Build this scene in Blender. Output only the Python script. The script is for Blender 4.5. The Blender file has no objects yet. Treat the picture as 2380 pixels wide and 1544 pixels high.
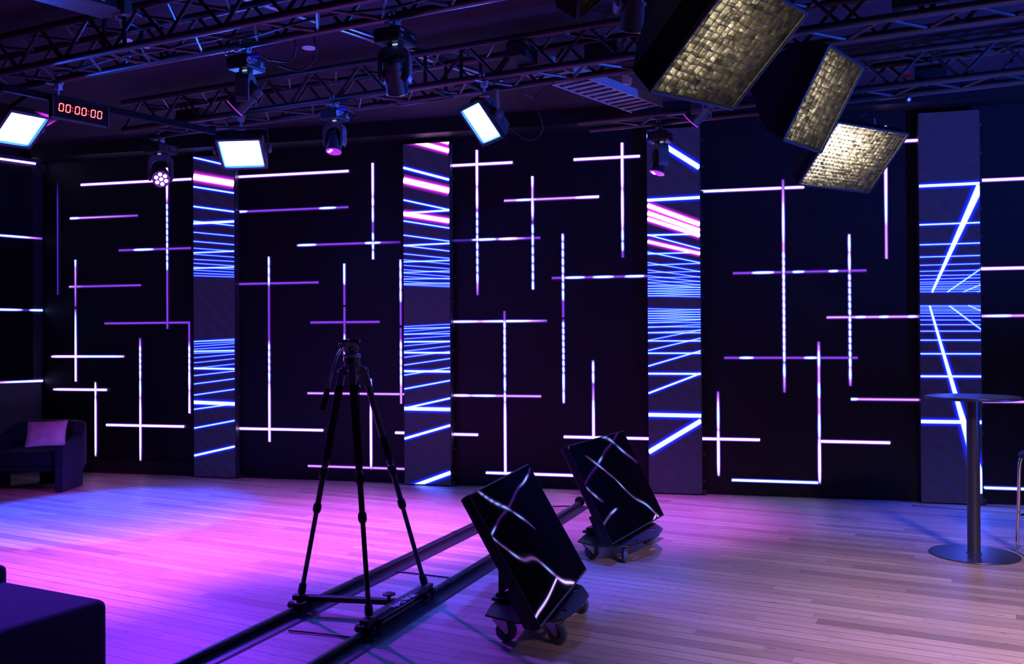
import bpy, bmesh, math, random
from mathutils import Vector, Matrix
random.seed(7)
sc = bpy.context.scene
COL = sc.collection
V = Vector
rad = math.radians
PI = math.pi

# ------------------------------------------------------------------ camera
FPX, YAW, PIT, ROL, DCOL, CAMH = 2121.2, rad(14.01), rad(0.34), rad(-0.314), 8.824, 1.507
Fv = V((-math.sin(YAW)*math.cos(PIT), math.cos(YAW)*math.cos(PIT), math.sin(PIT)))
R0 = V((math.cos(YAW), math.sin(YAW), 0)); U0 = R0.cross(Fv)
Rv = R0*math.cos(ROL) + U0*math.sin(ROL); Uv = U0*math.cos(ROL) - R0*math.sin(ROL)
CAM = V((0, 0, CAMH))
cd = bpy.data.cameras.new('camera'); co = bpy.data.objects.new('camera', cd); COL.objects.link(co)
cd.sensor_width = 36.0; cd.lens = FPX/2380*36; cd.clip_start = .05; cd.clip_end = 100
m3 = Matrix((Rv, Uv, -Fv)).transposed()
co.matrix_world = Matrix.Translation(CAM) @ m3.to_4x4()
sc.camera = co

def ray(x, y): return Fv*FPX + Rv*(x-1190) - Uv*(y-772)
def at_z(x, y, z):
    d = ray(x, y); return CAM + d*((z-CAMH)/d.z)
def at_y(x, y, Y):
    d = ray(x, y); return CAM + d*(Y/d.y)
def at_depth(x, y, dep): return CAM + ray(x, y)*(dep/FPX)
def on_line(px, a, b):
    """the point of the 3D line a-b (a plan-view line) standing under image column px"""
    d = ray(px, 772); e = b-a
    den = d.x*e.y - d.y*e.x
    s = (d.y*(a.x) - d.x*(a.y))/den
    return a + e*s

# ------------------------------------------------------------------ materials
MATS = {}
def mat(name, col=(.02,.02,.02), rough=.5, metal=0., spec=.5, var=.15, scale=40., bump=0., emit=None, estr=1., sheen=0., stretch=(1,1,1)):
    m = bpy.data.materials.new(name); m.use_nodes = True
    nt = m.node_tree; N = nt.nodes; L = nt.links; b = N['Principled BSDF']
    tc = N.new('ShaderNodeTexCoord'); mp = N.new('ShaderNodeMapping'); mp.inputs['Scale'].default_value = stretch
    no = N.new('ShaderNodeTexNoise'); no.inputs['Scale'].default_value = scale; no.inputs['Detail'].default_value = 4
    L.new(tc.outputs['Object'], mp.inputs['Vector']); L.new(mp.outputs['Vector'], no.inputs['Vector'])
    cr = N.new('ShaderNodeValToRGB')
    lo = [max(0, c*(1-var)) for c in col]; hi = [c*(1+var) for c in col]
    cr.color_ramp.elements[0].position = .3; cr.color_ramp.elements[1].position = .7
    cr.color_ramp.elements[0].color = (*lo, 1); cr.color_ramp.elements[1].color = (*hi, 1)
    L.new(no.outputs['Fac'], cr.inputs['Fac']); L.new(cr.outputs['Color'], b.inputs['Base Color'])
    b.inputs['Roughness'].default_value = rough; b.inputs['Metallic'].default_value = metal
    b.inputs['Specular IOR Level'].default_value = spec
    if sheen: b.inputs['Sheen Weight'].default_value = sheen; b.inputs['Sheen Roughness'].default_value = .4
    if bump:
        bp = N.new('ShaderNodeBump'); bp.inputs['Strength'].default_value = bump; bp.inputs['Distance'].default_value = .004
        L.new(no.outputs['Fac'], bp.inputs['Height']); L.new(bp.outputs['Normal'], b.inputs['Normal'])
    if emit:
        b.inputs['Emission Color'].default_value = (*emit, 1); b.inputs['Emission Strength'].default_value = estr
    MATS[name] = m
    return m
mat('wall_black', (.0075,.0075,.010), .55, spec=.35, var=.2, scale=3)
mat('ceiling_dark', (.026,.02,.032), .8, spec=.2, var=.1, scale=2)
mat('bulkhead_black', (.007,.007,.009), .6, spec=.3)
mat('baseboard_black', (.02,.02,.023), .4, spec=.4)
mat('gloss_panel', (.006,.007,.008), .06, spec=.55, var=.05, scale=1)
mat('ledge_grey', (.05,.055,.065), .5, spec=.4)
mat('truss_black', (.03,.028,.03), .38, spec=.6, scale=60)
mat('fixture_black', (.025,.025,.028), .45, spec=.55, scale=80, bump=.05)
mat('fixture_grey', (.09,.09,.095), .55, spec=.4, scale=120, bump=.08)
mat('aluminium', (.62,.63,.66), .42, metal=.55, var=.05)
mat('chrome', (.75,.76,.78), .16, metal=1., var=.04)
mat('steel', (.55,.55,.57), .28, metal=1., var=.08, scale=90)
mat('rubber', (.009,.009,.011), .5, spec=.4)
mat('track_black', (.010,.010,.012), .3, spec=.6)
mat('tyre_grey', (.10,.15,.20), .55, spec=.35)
mat('tripod_black', (.022,.022,.024), .42, spec=.5)
mat('foam_black', (.012,.012,.013), .9, spec=.15, scale=300, bump=.3)
mat('head_grey', (.30,.30,.33), .4, metal=.3, spec=.5, var=.06)
mat('table_black', (.032,.033,.05), .38, spec=.5, var=.1)
mat('sofa_blue', (.06,.055,.10), .95, spec=.1, var=.5, scale=260, bump=.6, sheen=.15)
mat('armchair_blue', (.022,.025,.05), .9, spec=.12, var=.25, scale=200, bump=.3, sheen=.15)
mat('pillow_mauve', (.55,.36,.42), .85, spec=.15, var=.12, scale=14, bump=.4, sheen=.2)
mat('bezel_black', (.005,.005,.006), .35, spec=.5)
mat('plate_black', (.012,.011,.013), .4, spec=.35, scale=70)
mat('fabric_black', (.014,.013,.016), .92, spec=.1, var=.3, scale=30, bump=.15)
mat('blue_plug', (.02,.05,.75), .4, spec=.5)
mat('white_print', (.8,.82,.85), .5)
mat('grey_print', (.25,.3,.35), .5)
mat('red_tag', (.8,.05,.09), .5)
mat('clock_case', (.016,.015,.017), .4, spec=.5)
mat('clock_face', (.03,.012,.014), .18, spec=.5)
mat('brass', (.8,.5,.15), .3, metal=1.)
mat('white_plastic', (.8,.8,.8), .4)
mat('cable_black', (.02,.02,.022), .45, spec=.5)
mat('tray_steel', (.45,.45,.47), .42, metal=.3, var=.1, scale=60)
mat('seat_black', (.015,.015,.018), .6, spec=.3)
mat('cabinet_edge', (.05,.055,.065), .4, spec=.5)
mat('lens_glass', (.02,.02,.025), .05, spec=.8)
mat('silver_rim', (.5,.5,.52), .3, metal=1.)
mat('digit_red', (.3,.02,.01), .4, emit=(1,.012,.03), estr=2.2)
mat('digit_core', (.3,.1,.1), .4, emit=(1,.62,.48), estr=1.5)
mat('lamp_magenta', (.3,.1,.3), .2, emit=(.62,.16,1.0), estr=30)
mat('lamp_magenta_soft', (.2,.05,.2), .2, emit=(.55,.03,.85), estr=.8)
mat('lamp_blue', (.1,.2,.4), .2, emit=(.05,.1,1), estr=1.5)
mat('pilot_white', (.6,.6,.7), .2, emit=(.5,.7,1.0), estr=.7)

def glow_mat(name, additive):
    """light from LEDs: the colour each point gives off is stored on the mesh"""
    m = bpy.data.materials.new(name); m.use_nodes = True
    nt = m.node_tree; N = nt.nodes; L = nt.links
    out = N['Material Output']; b = N['Principled BSDF']
    at = N.new('ShaderNodeAttribute'); at.attribute_name = 'glow'
    no = N.new('ShaderNodeTexNoise'); no.inputs['Scale'].default_value = 260; no.inputs['Detail'].default_value = 1
    tc = N.new('ShaderNodeTexCoord'); L.new(tc.outputs['Object'], no.inputs['Vector'])
    if additive:
        mr = N.new('ShaderNodeMapRange'); mr.inputs['From Min'].default_value = .3; mr.inputs['From Max'].default_value = .7
        mr.inputs['To Min'].default_value = .55; mr.inputs['To Max'].default_value = 1.45
        L.new(no.outputs['Fac'], mr.inputs['Value'])
        e = N.new('ShaderNodeEmission'); t = N.new('ShaderNodeBsdfTransparent'); a = N.new('ShaderNodeAddShader')
        L.new(at.outputs['Color'], e.inputs['Color']); L.new(mr.outputs['Result'], e.inputs['Strength'])
        L.new(e.outputs[0], a.inputs[0]); L.new(t.outputs[0], a.inputs[1]); L.new(a.outputs[0], out.inputs['Surface'])
        N.remove(b)
    else:
        b.inputs['Base Color'].default_value = (.012,.012,.014,1); b.inputs['Roughness'].default_value = .5
        L.new(at.outputs['Color'], b.inputs['Emission Color']); b.inputs['Emission Strength'].default_value = 1
    MATS[name] = m
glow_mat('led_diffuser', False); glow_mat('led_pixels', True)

def floor_mat():
    m = bpy.data.materials.new('floor_boards'); m.use_nodes = True
    nt = m.node_tree; N = nt.nodes; L = nt.links; b = N['Principled BSDF']
    def math_(op, a, c=None, d=None):
        n = N.new('ShaderNodeMath'); n.operation = op
        for i, v in enumerate((a, c, d)):
            if v is None: continue
            if isinstance(v, (int, float)): n.inputs[i].default_value = v
            else: L.new(v, n.inputs[i])
        return n.outputs[0]
    def wn(a, c):
        cx = N.new('ShaderNodeCombineXYZ'); L.new(a, cx.inputs[0])
        if isinstance(c, (int, float)): cx.inputs[1].default_value = c
        else: L.new(c, cx.inputs[1])
        w = N.new('ShaderNodeTexWhiteNoise'); w.noise_dimensions = '2D'; L.new(cx.outputs[0], w.inputs['Vector'])
        return w.outputs['Value']
    tc = N.new('ShaderNodeTexCoord'); mp = N.new('ShaderNodeMapping'); mp.vector_type = 'POINT'
    mp.inputs['Rotation'].default_value = (0, 0, rad(14))
    L.new(tc.outputs['Object'], mp.inputs['Vector'])
    sx = N.new('ShaderNodeSeparateXYZ'); L.new(mp.outputs['Vector'], sx.inputs[0])
    u, v = sx.outputs[0], sx.outputs[1]
    W = .092
    vr = math_('DIVIDE', v, W); row = math_('FLOOR', vr); fv = math_('FRACT', vr)
    r1 = wn(row, 3.3); r2 = wn(row, 9.1)
    ln = math_('MULTIPLY_ADD', r2, 1.1, 1.1)
    us = math_('DIVIDE', math_('MULTIPLY_ADD', r1, 7.0, u), ln)
    pid = math_('FLOOR', us); fu = math_('FRACT', us)
    tone = wn(row, pid)
    cr = N.new('ShaderNodeValToRGB'); e = cr.color_ramp.elements
    e[0].position = 0; e[0].color = (.30,.215,.16,1); e[1].position = 1; e[1].color = (.60,.46,.35,1)
    e.new(.12).color = (.40,.29,.215,1); e.new(.55).color = (.50,.37,.28,1); e.new(.8).color = (.55,.41,.31,1)
    L.new(tone, cr.inputs['Fac'])
    # grain along the board
    g = N.new('ShaderNodeMapping'); g.inputs['Scale'].default_value = (1.5, 28, 1); L.new(mp.outputs['Vector'], g.inputs['Vector'])
    ofs = N.new('ShaderNodeCombineXYZ'); L.new(math_('MULTIPLY', tone, 37.), ofs.inputs[0]); L.new(ofs.outputs[0], g.inputs['Location'])
    gn = N.new('ShaderNodeTexNoise'); gn.inputs['Scale'].default_value = 2.2; gn.inputs['Detail'].default_value = 6; L.new(g.outputs[0], gn.inputs['Vector'])
    gm = N.new('ShaderNodeMapRange'); gm.inputs['From Min'].default_value = .3; gm.inputs['From Max'].default_value = .7
    gm.inputs['To Min'].default_value = .86; gm.inputs['To Max'].default_value = 1.1; L.new(gn.outputs['Fac'], gm.inputs['Value'])
    # worn and stained patches, knots
    sn = N.new('ShaderNodeTexNoise'); sn.inputs['Scale'].default_value = 1.7; sn.inputs['Detail'].default_value = 5; L.new(g.outputs[0], sn.inputs['Vector'])
    sm = N.new('ShaderNodeMapRange'); sm.inputs['From Min'].default_value = .56; sm.inputs['From Max'].default_value = .74
    sm.inputs['To Min'].default_value = 1; sm.inputs['To Max'].default_value = .55; L.new(sn.outputs['Fac'], sm.inputs['Value'])
    k = N.new('ShaderNodeMapping'); k.inputs['Scale'].default_value = (5, 14, 1); L.new(mp.outputs['Vector'], k.inputs['Vector'])
    vo = N.new('ShaderNodeTexVoronoi'); vo.inputs['Scale'].default_value = 1; L.new(k.outputs[0], vo.inputs['Vector'])
    km = N.new('ShaderNodeMapRange'); km.inputs['From Min'].default_value = .05; km.inputs['From Max'].default_value = .12
    km.inputs['To Min'].default_value = .45; km.inputs['To Max'].default_value = 1; L.new(vo.outputs['Distance'], km.inputs['Value'])
    # gaps between the boards
    d1 = math_('MULTIPLY', math_('MINIMUM', fv, math_('SUBTRACT', 1, fv)), W)
    gw = math_('MULTIPLY_ADD', math_('POWER', wn(row, pid), 3.), .0020, .0015)
    c1 = math_('LESS_THAN', d1, gw)
    d2 = math_('MULTIPLY', math_('MINIMUM', fu, math_('SUBTRACT', 1, fu)), ln)
    c2 = math_('MULTIPLY', math_('LESS_THAN', d2, .0009), math_('MULTIPLY_ADD', r1, .7, .15))
    gap = math_('MAXIMUM', c1, c2)
    gapd = math_('MULTIPLY_ADD', gap, -.86, 1)
    tot = math_('MULTIPLY', math_('MULTIPLY', gm.outputs[0], sm.outputs[0]), math_('MULTIPLY', km.outputs[0], gapd))
    mx = N.new('ShaderNodeVectorMath'); mx.operation = 'SCALE'; L.new(cr.outputs['Color'], mx.inputs[0]); L.new(tot, mx.inputs['Scale'])
    L.new(mx.outputs[0], b.inputs['Base Color'])
    rg = N.new('ShaderNodeMapRange'); rg.inputs['To Min'].default_value = .36; rg.inputs['To Max'].default_value = .56; L.new(gn.outputs['Fac'], rg.inputs['Value'])
    L.new(rg.outputs[0], b.inputs['Roughness']); b.inputs['Specular IOR Level'].default_value = .32
    bp = N.new('ShaderNodeBump'); bp.inputs['Strength'].default_value = .25; bp.inputs['Distance'].default_value = .003
    L.new(math_('MULTIPLY_ADD', gap, -1., gn.outputs['Fac']), bp.inputs['Height']); L.new(bp.outputs['Normal'], b.inputs['Normal'])
    MATS['floor_boards'] = m
floor_mat()

def screen_mat():
    """switched-off LCD glass: very dark, mirror-like and not quite flat"""
    m = bpy.data.materials.new('lcd_glass'); m.use_nodes = True
    nt = m.node_tree; N = nt.nodes; L = nt.links; b = N['Principled BSDF']
    b.inputs['Base Color'].default_value = (.004,.004,.006,1); b.inputs['Roughness'].default_value = .02; b.inputs['Specular IOR Level'].default_value = .34
    tc = N.new('ShaderNodeTexCoord'); no = N.new('ShaderNodeTexNoise'); no.inputs['Scale'].default_value = 2.3; no.inputs['Detail'].default_value = 0
    L.new(tc.outputs['Object'], no.inputs['Vector'])
    bp = N.new('ShaderNodeBump'); bp.inputs['Strength'].default_value = 1.0; bp.inputs['Distance'].default_value = SCREEN_WARP
    L.new(no.outputs['Fac'], bp.inputs['Height']); L.new(bp.outputs['Normal'], b.inputs['Normal'])
    MATS['lcd_glass'] = m
SCREEN_WARP = .0035
screen_mat()

def led_face_mat():
    """matt black LED tile surface: dark plastic mask with a fine grid of pixels, barely lit"""
    m = bpy.data.materials.new('led_tile_face'); m.use_nodes = True
    nt = m.node_tree; N = nt.nodes; L = nt.links; b = N['Principled BSDF']
    tc = N.new('ShaderNodeTexCoord')
    ck = N.new('ShaderNodeTexChecker'); ck.inputs['Scale'].default_value = 250; L.new(tc.outputs['Object'], ck.inputs['Vector'])
    ck.inputs['Color1'].default_value = (.07,.07,.075,1); ck.inputs['Color2'].default_value = (.03,.03,.033,1)
    L.new(ck.outputs['Color'], b.inputs['Base Color']); b.inputs['Roughness'].default_value = .55; b.inputs['Specular IOR Level'].default_value = .3
    wv = N.new('ShaderNodeTexWave'); wv.inputs['Scale'].default_value = 3.4; wv.inputs['Distortion'].default_value = 2.5; wv.bands_direction = 'DIAGONAL'
    L.new(tc.outputs['Object'], wv.inputs['Vector'])
    cr = N.new('ShaderNodeValToRGB'); cr.color_ramp.elements[0].color = (.006,.004,.022,1); cr.color_ramp.elements[1].color = (.007,.005,.040,1)
    L.new(wv.outputs['Fac'], cr.inputs['Fac']); L.new(cr.outputs['Color'], b.inputs['Emission Color']); b.inputs['Emission Strength'].default_value = 1
    MATS['led_tile_face'] = m
led_face_mat()

def panel_lamp_mat(name, core, edge, margin):
    """diffuser of an LED panel lamp: full output over the middle, falling off at the rim"""
    m = bpy.data.materials.new(name); m.use_nodes = True
    nt = m.node_tree; N = nt.nodes; L = nt.links; b = N['Principled BSDF']
    tc = N.new('ShaderNodeTexCoord'); sx = N.new('ShaderNodeSeparateXYZ'); L.new(tc.outputs['Generated'], sx.inputs[0])
    def mth(op, a, c=None):
        n = N.new('ShaderNodeMath'); n.operation = op
        for i, v in enumerate((a, c)):
            if v is None: continue
            if isinstance(v, (int, float)): n.inputs[i].default_value = v
            else: L.new(v, n.inputs[i])
        return n.outputs[0]
    ax = mth('MINIMUM', sx.outputs[0], mth('SUBTRACT', 1, sx.outputs[0])); ay = mth('MINIMUM', sx.outputs[1], mth('SUBTRACT', 1, sx.outputs[1]))
    d = mth('MINIMUM', ax, ay)
    mr = N.new('ShaderNodeMapRange'); mr.inputs['From Max'].default_value = margin; mr.interpolation_type = 'SMOOTHSTEP'; L.new(d, mr.inputs['Value'])
    mx = N.new('ShaderNodeMix'); mx.data_type = 'RGBA'; L.new(mr.outputs[0], mx.inputs['Factor'])
    mx.inputs[6].default_value = (*edge, 1); mx.inputs[7].default_value = (*core, 1)
    L.new(mx.outputs[2], b.inputs['Emission Color']); b.inputs['Emission Strength'].default_value = 1
    b.inputs['Base Color'].default_value = (.6,.65,.7,1)
    MATS[name] = m

def grid_mat(name):
    """silvery-beige cloth of the soft box egg-crate, slightly translucent"""
    m = bpy.data.materials.new(name); m.use_nodes = True
    nt = m.node_tree; N = nt.nodes; L = nt.links; b = N['Principled BSDF']
    tc = N.new('ShaderNodeTexCoord'); no = N.new('ShaderNodeTexNoise'); no.inputs['Scale'].default_value = 22; no.inputs['Detail'].default_value = 3
    L.new(tc.outputs['Object'], no.inputs['Vector'])
    cr = N.new('ShaderNodeValToRGB'); cr.color_ramp.elements[0].position = .32; cr.color_ramp.elements[1].position = .68
    cr.color_ramp.elements[0].color = (.055,.049,.034,1); cr.color_ramp.elements[1].color = (.17,.15,.104,1)
    L.new(no.outputs['Fac'], cr.inputs['Fac']); L.new(cr.outputs['Color'], b.inputs['Base Color'])
    b.inputs['Roughness'].default_value = .36; b.inputs['Metallic'].default_value = .55
    bp = N.new('ShaderNodeBump'); bp.inputs['Strength'].default_value = .6; bp.inputs['Distance'].default_value = .01
    L.new(no.outputs['Fac'], bp.inputs['Height']); L.new(bp.outputs['Normal'], b.inputs['Normal'])
    MATS[name] = m
grid_mat('crate_cloth')

# ------------------------------------------------------------------ mesh builder
class MB:
    def __init__(s): s.v = []; s.f = []
    def add(s, vs, fs):
        o = len(s.v); s.v += [tuple(x) for x in vs]; s.f += [tuple(i+o for i in f) for f in fs]; return s
    def box(s, c, size, M=None):
        c = V(c); a, b, d = [x/2 for x in size]
        vs = [V((x, y, z)) for x in (-a, a) for y in (-b, b) for z in (-d, d)]
        vs = [c + (M @ q if M else q) for q in vs]
        return s.add(vs, [(0,1,3,2),(4,6,7,5),(0,4,5,1),(2,3,7,6),(0,2,6,4),(1,5,7,3)])
    def frame(s, p0, p1):
        d = (V(p1)-V(p0)).normalized(); h = V((0,0,1)) if abs(d.z) < .95 else V((1,0,0))
        x = d.cross(h).normalized(); return d, x, x.cross(d)
    def tube(s, p0, p1, r, n=10, r1=None, cap=True):
        d, x, y = s.frame(p0, p1); r1 = r if r1 is None else r1
        vs = []
        for p, q in ((V(p0), r), (V(p1), r1)):
            vs += [p + (x*math.cos(2*PI*i/n) + y*math.sin(2*PI*i/n))*q for i in range(n)]
        fs = [(i, (i+1) % n, n+(i+1) % n, n+i) for i in range(n)]
        if cap: fs += [tuple(range(n-1, -1, -1)), tuple(range(n, 2*n))]
        return s.add(vs, fs)
    def bar(s, p0, p1, w, h, up=None):
        """a rectangular bar from p0 to p1; h is measured along up"""
        p0, p1 = V(p0), V(p1); d = (p1-p0).normalized(); up = V(up) if up else (V((0,0,1)) if abs(d.z) < .95 else V((0,1,0)))
        x = d.cross(up).normalized(); y = x.cross(d).normalized()
        vs = [p + x*a*w/2 + y*b*h/2 for p in (p0, p1) for a, b in ((-1,-1),(1,-1),(1,1),(-1,1))]
        return s.add(vs, [(0,3,2,1),(4,5,6,7),(0,1,5,4),(1,2,6,5),(2,3,7,6),(3,0,4,7)])
    def path(s, pts, r, n=8, closed=False):
        pts = [V(p) for p in pts]; m = len(pts); rr = r if isinstance(r, (list, tuple)) else [r]*m
        t = [(pts[(i+1) % m]-pts[i-1]) if closed else (pts[min(i+1, m-1)]-pts[max(i-1, 0)]) for i in range(m)]
        t = [q.normalized() for q in t]
        h = V((0,0,1)) if abs(t[0].z) < .9 else V((1,0,0)); x = t[0].cross(h).normalized()
        vs = []
        for p, d, q in zip(pts, t, rr):
            x = (x - d*x.dot(d)).normalized(); y = d.cross(x)
            vs += [p + (x*math.cos(2*PI*i/n) + y*math.sin(2*PI*i/n))*q for i in range(n)]
        fs = []
        for j in range(m if closed else m-1):
            a, b = j*n, ((j+1) % m)*n
            fs += [(a+i, a+(i+1) % n, b+(i+1) % n, b+i) for i in range(n)]
        if not closed: fs += [tuple(range(n-1, -1, -1)), tuple(range((m-1)*n, m*n))]
        return s.add(vs, fs)
    def lathe(s, prof, c=(0,0,0), axis=(0,0,1), n=24):
        """prof: (radius, height) pairs along axis"""
        c = V(c); d = V(axis).normalized(); h = V((0,0,1)) if abs(d.z) < .95 else V((1,0,0))
        x = d.cross(h).normalized(); y = d.cross(x)
        vs = []
        for r, z in prof: vs += [c + d*z + (x*math.cos(2*PI*i/n)+y*math.sin(2*PI*i/n))*max(r, 1e-5) for i in range(n)]
        fs = []
        for j in range(len(prof)-1):
            a, b = j*n, (j+1)*n
            fs += [(a+i, a+(i+1) % n, b+(i+1) % n, b+i) for i in range(n)]
        fs += [tuple(range(n-1, -1, -1)), tuple(range((len(prof)-1)*n, len(prof)*n))]
        return s.add(vs, fs)
    def prism(s, poly, ex, ey, o, ez):
        """2D polygon in the plane o + a*ex + b*ey, thickened by the vector ez"""
        o, ex, ey, ez = V(o), V(ex), V(ey), V(ez); n = len(poly)
        a = [o + ex*p[0] + ey*p[1] for p in poly]
        return s.add(a + [q+ez for q in a], [tuple(range(n-1, -1, -1)), tuple(range(n, 2*n))] + [(i, (i+1) % n, n+(i+1) % n, n+i) for i in range(n)])
    def rect(s, P, u, v, w, h, n, t):
        """a flat slab centred on P"""
        u, v, n = V(u), V(v), V(n)
        return s.prism([(-w/2,-h/2),(w/2,-h/2),(w/2,h/2),(-w/2,h/2)], u, v, V(P)-n*t/2, n*t)
    def build(s, name, m, parent=None, world=False, bevel=0., smooth=False, seg=2):
        me = bpy.data.meshes.new(name)
        vs = s.v
        if world and parent is not None:
            inv = WM[parent.name].inverted(); vs = [tuple(inv @ V(p)) for p in s.v]
        me.from_pydata(vs, [], s.f); me.validate()
        bm = bmesh.new(); bm.from_mesh(me); bmesh.ops.recalc_face_normals(bm, faces=bm.faces); bm.to_mesh(me); bm.free()
        me.materials.append(MATS[m])
        if smooth:
            for p in me.polygons: p.use_smooth = True
        o = bpy.data.objects.new(name, me); COL.objects.link(o)
        if parent is not None: o.parent = parent; WM[o.name] = WM[parent.name]
        else: WM[o.name] = Matrix.Identity(4)
        if bevel:
            b = o.modifiers.new('bevel', 'BEVEL'); b.width = bevel; b.segments = seg; b.limit_method = 'ANGLE'; b.angle_limit = rad(35)
        if smooth or bevel:
            if smooth:
                me.set_sharp_from_angle(angle=rad(38))
        return o
WM = {}
def tag(o, label=None, cat=None, group=None, kind=None):
    if label: o['label'] = label
    if cat: o['category'] = cat
    if group: o['group'] = group
    if kind: o['kind'] = kind
    return o
def empty(name, M, label=None, cat=None, group=None):
    o = bpy.data.objects.new(name, None); COL.objects.link(o); o.empty_display_size = .1
    if not isinstance(M, Matrix): M = Matrix.Translation(V(M))
    o.matrix_world = M; WM[o.name] = M
    return tag(o, label, cat, group)
def Rz(a): return Matrix.Rotation(a, 4, 'Z')
def Tr(p): return Matrix.Translation(V(p))
def basis(o, x, y, z): 
    return Matrix(((x[0],y[0],z[0],o[0]),(x[1],y[1],z[1],o[1]),(x[2],y[2],z[2],o[2]),(0,0,0,1)))
def text_mesh(name, body, size, M, m, parent, extrude=.0004, align='LEFT'):
    cu = bpy.data.curves.new(name, 'FONT'); cu.body = body; cu.size = size; cu.extrude = extrude; cu.align_x = align
    t = bpy.data.objects.new(name+'_tmp', cu); COL.objects.link(t)
    dg = bpy.context.evaluated_depsgraph_get(); dg.update()
    me = bpy.data.meshes.new_from_object(t.evaluated_get(dg)); bpy.data.objects.remove(t)
    me.transform(M); me.materials.clear(); me.materials.append(MATS[m])
    o = bpy.data.objects.new(name, me); COL.objects.link(o); o.parent = parent; WM[o.name] = WM[parent.name]
    return o
def catenary(a, b, sag, n=14):
    a, b = V(a), V(b); return [a.lerp(b, i/n) - V((0,0,sag*4*(i/n)*(1-i/n))) for i in range(n+1)]
def spline(pts, n=6):
    P = [V(p) for p in pts]; out = []
    for i in range(len(P)-1):
        p0, p1, p2, p3 = P[max(i-1,0)], P[i], P[i+1], P[min(i+2,len(P)-1)]
        for k in range(n):
            t = k/n
            out.append(.5*((2*p1)+(p2-p0)*t+(2*p0-5*p1+4*p2-p3)*t*t+(3*p1-p0-3*p2+p3)*t**3))
    return out+[P[-1]]

# ------------------------------------------------------------------ the room
DW = 8.92            # back wall plane
CEIL = 3.70
LWD = V((.42, .9075, 0))      # direction of the left wall, towards the corner
CORNER = V((-7.82, DW, 0))
def structure(o): o['kind'] = 'structure'; return o
lw_end = CORNER - LWD*9.5
MB().add([(lw_end.x-.5,-1,0),(6.5,-1,0),(6.5,DW+.3,0),(CORNER.x-.6,DW+.3,0)], [(0,1,2,3)]).build('floor', 'floor_boards')
structure(bpy.data.objects['floor'])
structure(MB().add([(lw_end.x-.5,-1,CEIL),(lw_end.x-.5,DW+.3,CEIL),(6.5,DW+.3,CEIL),(6.5,-1,CEIL)], [(0,1,2,3)]).build('ceiling', 'ceiling_dark'))
structure(MB().box(((CORNER.x+6.5)/2-.1, DW+.1, CEIL/2), (6.5-CORNER.x+.2, .2, CEIL)).build('wall_back', 'wall_black'))
structure(MB().box((-.6, 8.765, 3.625), (14.2, .30, .15)).build('trim_1', 'bulkhead_black'))
LWN = V((LWD.y, -LWD.x, 0))   # into the room
w = MB(); w.prism([(-9.5,0),(0,0),(0,CEIL),(-9.5,CEIL)], LWD, (0,0,1), CORNER-LWN*.15, LWN*.15); structure(w.build('wall_left', 'wall_black'))
# skirting board seen along the foot of the back wall by the armchair
structure(MB().box((-6.55, DW-.008, .075), (2.5, .016, .15)).build('baseboard_back', 'baseboard_black'))
# lower ledge of the left wall and its tall gloss panel
w = MB(); w.prism([(-9.,0),(-.03,0),(-.03,1.02),(-9.,1.02)], LWD, (0,0,1), CORNER, LWN*.035); structure(w.build('trim_2', 'ledge_grey'))
w = MB(); w.prism([(-9.,3.54),(-.03,3.54),(-.03,3.58),(-9.,3.58)], LWD, (0,0,1), CORNER, LWN*.05); structure(w.build('trim_3', 'ledge_grey'))
w = MB(); w.prism([(-5.0,1.06),(-.11,1.06),(-.11,3.50),(-5.0,3.50)], LWD, (0,0,1), CORNER, LWN*.012); gp = w.build('gloss_panel', 'gloss_panel')
tag(gp, 'tall black gloss panel on the left wall reflecting the LED strips', 'panel')

# ------------------------------------------------------------------ LED strips on the walls
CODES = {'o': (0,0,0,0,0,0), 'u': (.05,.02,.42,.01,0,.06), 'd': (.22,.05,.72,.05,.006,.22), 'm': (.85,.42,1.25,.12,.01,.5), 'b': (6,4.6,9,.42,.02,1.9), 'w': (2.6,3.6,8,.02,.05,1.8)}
def parse(spec):
    out = []
    for t in spec.split():
        c = t[-1]; out.append((float(t[:-1]), c))
    return out
def colour_at(keys, t):
    k0 = keys[0]
    if t <= k0[0]: return CODES[k0[1]]
    for k1 in keys[1:]:
        if t <= k1[0]:
            f = (t-k0[0])/max(1e-6, k1[0]-k0[0]); return [a*(1-f)+b*f for a, b in zip(CODES[k0[1]], CODES[k1[1]])]
        k0 = k1
    return CODES[k0[1]]
def dash(a, b, n, lo='d', hi='w'):
    """n bright nodes between a and b"""
    s = (b-a)/n; return ' '.join('%.4f%s %.4f%s' % (a+s*i, lo, a+s*(i+.5), hi) for i in range(n))
PROF = [(-1,0,0),(-.8,0,.06),(-.6,.01,.3),(-.41,.12,.9),(-.21,1,1),(.21,1,1),(.41,.12,.9),(.6,.01,.3),(.8,0,.06),(1,0,0)]  # last column paints the bloom halo into the strip's emission
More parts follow.
